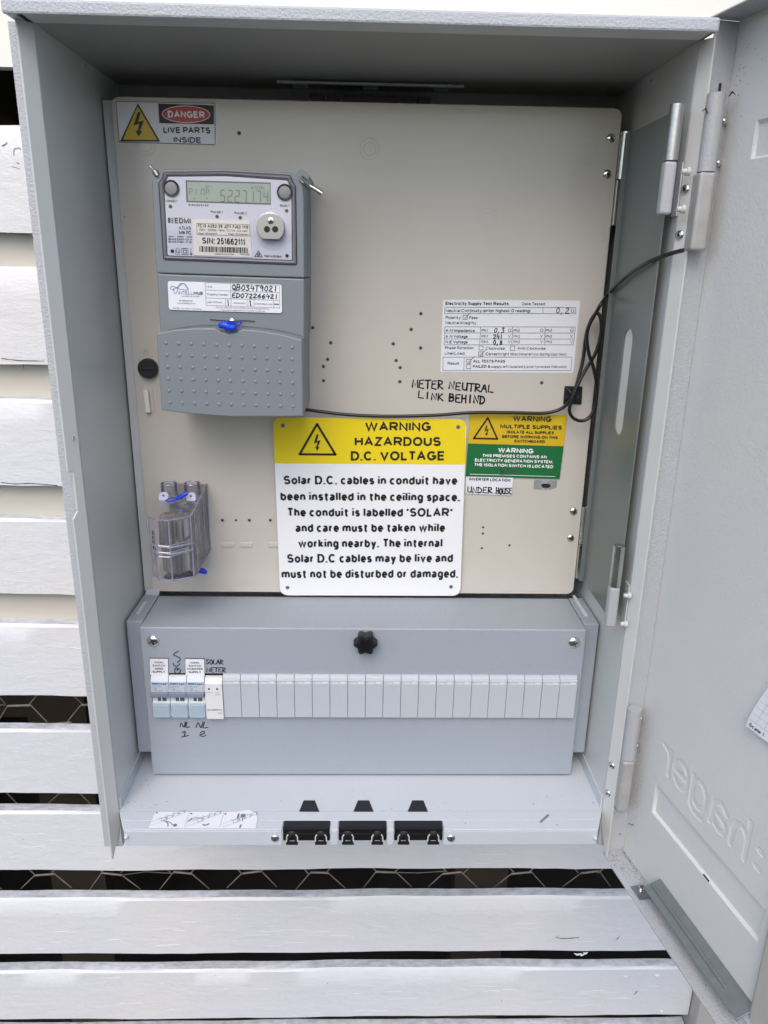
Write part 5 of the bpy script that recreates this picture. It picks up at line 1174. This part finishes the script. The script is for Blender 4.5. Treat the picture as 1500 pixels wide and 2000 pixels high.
# solar module
X0, X1 = mx(3)+.0004, mx(4)-.0002; z = mz0-.001
sm = thing('solar_meter_module', (X0, YE, z), 'plain white module with two small round lamps, between breakers and blank plates', 'meter module')
mb = MB(); wedge(mb, X0, X1, [(YE-.0005, z+.0458), (YE-.008, z+.0452), (YE-.0135, z+.0400), (YE-.0135, z), (YE-.0005, z)]); mb.build('module_body', 'solar', sm, bevel=.0006)
fr = lambda x_, z_: Vector((x_, YE-.01365, z_))
for dx in (.0040, .0120): MB().disc(fr(X0+dx, z+.0345), (0, -1, 0), .0011, 14).build('indicator_lamp', 'hole', sm)
mb = MB()
def tx(mb, s, a, b, zz, h, bold=.01):
    vs, fs = glyphs(s, bold); q0 = min(v[0] for v in vs); q1 = max(v[0] for v in vs); mb.add([fr(X0+(a+(b-a)*(v[0]-q0)/(q1-q0))*(X1-X0), zz+v[1]/CAP*h) for v in vs], fs)
tx(mb, 'SUNGROW', .06, .94, z+.0100, .0017, .02); tx(mb, 'S100', .66, .92, z+.0065, .0013, 0); tx(mb, 'PWR/COM', .02, .46, z+.0300, .0010, 0); tx(mb, 'COM', .60, .80, z+.0300, .0010, 0); tx(mb, 'RS485', .56, .86, z+.0275, .0010, 0)
mb.build('module_printing', 'ink', sm)
# blank plates
def blank():
    X0, X1 = mx(4)+.0002, mx(5)-.0002; z = mz0
    r = thing('blank_plate', (X0, YE, z), 'plain grey blank plate in the long row right of the white module', 'blank plate', 'blank plates filling the breaker row')
    mb = MB(); wedge(mb, X0, X1, [(YE-.0004, z+.0468), (YE-.0045, z+.0462), (YE-.0065, z+.0440), (YE-.0100, z+.0432), (YE-.0110, z+.0415), (YE-.0104, z+.0412), (YE-.0104, z+.0392), (YE-.0110, z+.0389), (YE-.0095, z+.0), (YE-.0004, z)])
    mb.build('plate_body', 'blank', r, bevel=.0002)
    mb = MB(); vs, fs = glyphs('hager', .01); q0 = min(v[0] for v in vs); q1 = max(v[0] for v in vs)
    mb.add([Vector((X0+.0025+(v[0]-q0)/(q1-q0)*.0065, YE-.01055, z+.0395+v[1]/CAP*.0014)) for v in vs], fs)
    mb.box(X0+.010, X0+.0155, YE-.0108, YE-.0105, z+.0397, z+.0408); mb.build('moulded_mark', 'whitelabel', r)
    return r
ORD = ['first', 'second', 'third', 'fourth', 'fifth', 'sixth', 'seventh', 'eighth', 'ninth', 'tenth']
BL_ = ['plain grey blank plate touching the white module']+['plain grey blank plate, %s to the right of the white module' % q for q in ORD[1:]]+['plain grey blank plate, %s from the far right end of the row' % q for q in reversed(ORD[1:])]+['plain grey blank plate at the far right end of the row']
b0 = blank(); b0['label'] = BL_[0]
for i in range(1, 20):
    c = copy_tree(b0); c['label'] = BL_[i]; c.location = b0.location+Vector((PIT*i, random.uniform(-.0001, .0001), random.uniform(-.0001, .0001)))
# seat the modules in their cut-out: row pitch, height and depth as surveyed
YF_ = YE-.0058
qx0, qx1 = onY(296, 1360, YF_).x, onY(1125, 1364, YF_).x; PN = (qx1-qx0)/24; qz = onY(700, 1402, YF_).z; SZ = (onY(700, 1317, YE).z-qz)/.0462
_done = set()
for o in list(sc.collection.objects):
    if o.parent is None and o.name.split('.')[0] in ('circuit_breaker', 'solar_meter_module', 'blank_plate'):
        i_ = (o.location.x-mx0)/PIT; o.location.x = qx0+PN*i_; o.location.z = qz+(o.location.z-mz0)*SZ
        st_ = list(o.children)
        while st_:
            c = st_.pop(); st_ += list(c.children)
            if c.data.name in _done: continue
            _done.add(c.data.name)
            for v in c.data.vertices: v.co.x *= PN/PIT; v.co.y *= .56; v.co.z *= SZ
# engraved name labels above the breakers
for (nm, lines, q, lab) in (('grid_supply_label', ['MAIN', 'SWITCH', 'GRID', 'SUPPLY'], (170, 315, 288, 419), 'small white label reading MAIN SWITCH GRID SUPPLY above the first breaker'),
                            ('inverter_supply_label', ['MAIN', 'SWITCH', 'INVERTER', 'SUPPLY'], (397, 317, 519, 418), 'small white label reading MAIN SWITCH INVERTER SUPPLY above the third breaker')):
    s = thing(nm, zE.hit(q[0], q[3]), lab, 'label')
    mb = MB(); plate(mb, zE, [(q[0]-2, q[1]-4), (q[2]+1, q[1]-2), (q[2]+3, q[3]+2), (q[0]+1, q[3]+2)], .0008); mb.build('label_core', 'ink', s)
    mb = MB(); plate(mb, zE, [(q[0], q[1]), (q[2]-1, q[1]+2), (q[2]+1, q[3]), (q[0]+3, q[3])], .0012); mb.build('label_plate', 'whitelabel', s)
    zl = zE.off(.00125); mb = MB(); cx_ = (q[0]+q[2])/2+1
    for k_, t_ in enumerate(lines):
        hw = {4: 27, 6: 40, 8: 50}[len(t_)]; text(mb, zl, t_, cx_-hw, q[1]+29+k_*20, cx_+hw, q[1]+30+k_*20, 13, .016)
    mb.build('lettering', 'ink', s)

# ================================================================== SILL: CABLE CLIPS AND DIAGRAM STICKER
labs = ['black cable entry clip in the sill, nearest the diagram sticker', 'black cable entry clip in the sill, between the other two', 'black cable entry clip in the sill, farthest from the diagram sticker']
tabs = [(584, 624), (690, 730), (796, 836)]
first = None
def clip(x0_, x1_):
    r = thing('cable_clip', (x0_, YS, ZF), labs[0], 'cable clip', 'black cable entry clips along the sill')
    w_ = x1_-x0_; h_ = ZF-ZSB
    mb = MB(); mb.box(x0_+.0006, x1_-.0006, YS+.0022, ycut+.001, ZF-.0072, ZF-.0004) ; mb.box(x0_+.0004, x1_-.0004, YS+.0035, YS+.006, ZSB+.0020, ZF-.0075)
    mb.build('clip_body', 'black', r, bevel=.0012)
    for k_ in (.20, .80):
        c_ = x0_+w_*k_
        kb = MB(); kb.dome((c_, YS+.0032, ZF-.0052), (0, -1, .5), .0045, .0016, 18, 4); 
        kb.tube([(c_-.0036, YS+.0032, ZSB+.0016), (c_-.0034, YS+.0030, ZSB+.0075), (c_, YS+.0028, ZSB+.0105), (c_+.0034, YS+.0030, ZSB+.0075), (c_+.0036, YS+.0032, ZSB+.0016)], .0012, 8)
        kb.box(c_-.0056, c_+.0056, YS+.0010, YS+.0032, ZSB-.0004, ZSB+.0022)
        p_ = kb.build('clip_lug', 'blackmatte', r)
        MB().tube([(c_-.0053, YS+.0028, ZSB+.0022), (c_-.0051, YS+.0026, ZSB+.0078), (c_-.0032, YS+.0024, ZSB+.0112)], .0006, 5).tube([(c_+.0053, YS+.0028, ZSB+.0022), (c_+.0051, YS+.0026, ZSB+.0078), (c_+.0032, YS+.0024, ZSB+.0112)], .0006, 5).build('seen_through_arc', 'creamlabel', p_, smooth=True)  # cream arcs added for the pale board seen through the clip
    return r
tabmb = []
for i, (a, b) in enumerate(cx):
    r = clip(a, b); r['label'] = labs[i]
    u0, u1 = tabs[i]
    P = [onZ(u, v, ZF+.0004) for u, v in ((u0, 1585), (u1, 1585), (u1-3, 1578), (u1-9, 1563), (u0+9, 1563), (u0+3, 1578))]
    MB().slab(P, (0, 0, -.0003)).build('floor_tongue', 'blackmatte', r, bevel=.0001)
stk = thing('diagram_sticker', onZ(395, 1616, ZF), 'white sticker with three small line drawings of a clip on the sill', 'sticker')
SPL = ZP(ZF+.0002); zk = SPL.off(.0003).z(6.25, 280, 1570)
mb = MB(); mb.slab([ZP(ZF+.0004).hit(280+x_/6.25, 1570+y_/6.25) for x_, y_ in ((65, 290), (150, 95), (1120, 98), (1280, 72), (1380, 110), (1392, 200), (1370, 296))], (0, 0, -.0003)); mb.build('sticker_sheet', 'whitelabel', stk)
mb = MB(); line(mb, zk, (505, 288), (565, 97), 3); line(mb, zk, (930, 292), (985, 98), 3)
for (ox, oy) in ((0, 0), (440, 10), (880, 20)):
    for d_ in ((95, 225, 330, 140), (90, 265, 300, 195)): line(mb, zk, (d_[0]+ox, d_[1]+oy-2), (d_[2]+ox, d_[3]+oy), 3)
    for k_ in range(4):
        bx, by = 215+ox+k_*75, 205+oy-k_*28
        rect(mb, zk, (bx, by-22), (bx+55, by-40), (bx+62, by-12), (bx+8, by+8), 4); stroke(mb, zk, [(bx+50, by-40), (bx+72, by-36), (bx+64, by-12)], 4)
    for k_ in range(3): stroke(mb, zk, [(190+ox+k_*85, 190+oy-k_*30), (200+ox+k_*85, 165+oy-k_*30), (225+ox+k_*85, 175+oy-k_*30)], 3)
mb.build('line_drawing', 'inkgrey', stk)
mb = MB()
for (x_, y_) in ((163, 110), (585, 120), (1003, 125)): mb.disc(zk.hit(x_, y_)+Vector((0, 0, .0002)), (0, 0, 1), .0011, 12)
stroke(mb, zk, [(250, 205), (275, 218), (300, 245), (298, 275)], 12); stroke(mb, zk, [(275, 215), (320, 225), (350, 250), (385, 262)], 10); mb.disc(zk.hit(385, 263)+Vector((0, 0, .0003)), (0, 0, 1), .002, 12)
stroke(mb, zk, [(548, 212), (575, 195), (590, 178)], 18); stroke(mb, zk, [(600, 190), (640, 165), (695, 178)], 8); stroke(mb, zk, [(730, 255), (760, 262), (800, 245)], 20)
stroke(mb, zk, [(1150, 170), (1165, 125)], 22, False); stroke(mb, zk, [(1180, 290), (1190, 258)], 20, False); mb.disc(zk.hit(1215, 145)+Vector((0, 0, .0003)), (0, 0, 1), .0026, 6); stroke(mb, zk, [(1212, 150), (1210, 210)], 10, False)
mb.build('drawing_solid', 'inkgrey', stk)

# ================================================================== PAPER ON THE DOOR
pap = thing('paper_sheet', dfr(.16, .004, -.13), 'curled white sheet with printed grid and the words Scale 1 hanging on the open door', 'paper')
P0 = dfr(.133, .0, -.1305); nx, nz = 14, 14; vs = []; fs = []
def papP(s_, t_): # s_ along door, t_ up ; lower edge dips with distance, corner lifts
    a = .1375+s_; lift = .0015+.0045*math.exp(-((s_/.03)**2))*math.exp(-((t_/.04)**2))
    return dfr(a+.010*(t_/.033)**1.3*.9 if t_ > 0 else a, lift, -.131+t_+0*s_)
for j in range(nz+1):
    for i in range(nx+1): vs.append(papP(.20*i/nx, .12*j/nz))
for j in range(nz):
    for i in range(nx): a = j*(nx+1)+i; fs.append((a, a+1, a+nx+2, a+nx+1))
MB().add(vs, fs).build('sheet', 'paper', pap, smooth=True)
mb = MB()
def pl_(a, b, w_=.00016, n=8):
    P = [papP(a[0]+(b[0]-a[0])*i/n, a[1]+(b[1]-a[1])*i/n)+DN*.0003 for i in range(n+1)]
    sd = Vector((0, 0, w_)) if abs(b[0]-a[0]) > abs(b[1]-a[1]) else DD*w_
    mb.add([p-sd*.5 for p in P]+[p+sd*.5 for p in P], [(i, i+1, n+2+i, n+1+i) for i in range(n)])
for t_ in (.0075, .0135, .0195, .0255, .0315): pl_((.001, t_), (.15, t_))
for s_ in (.008, .0155, .023, .0305): pl_((s_, .0075), (s_, .05))
mb.build('printed_grid', 'inkgrey', pap)
mb = MB(); vsg, fsg = glyphs('Scale 1', .01); q1 = max(v[0] for v in vsg)
mb.add([papP(.0025+v[0]/q1*.0145, .0022+v[1]/CAP*.0028)+DN*.0003 for v in vsg], fsg)
mb.build('printed_words', 'ink', pap)
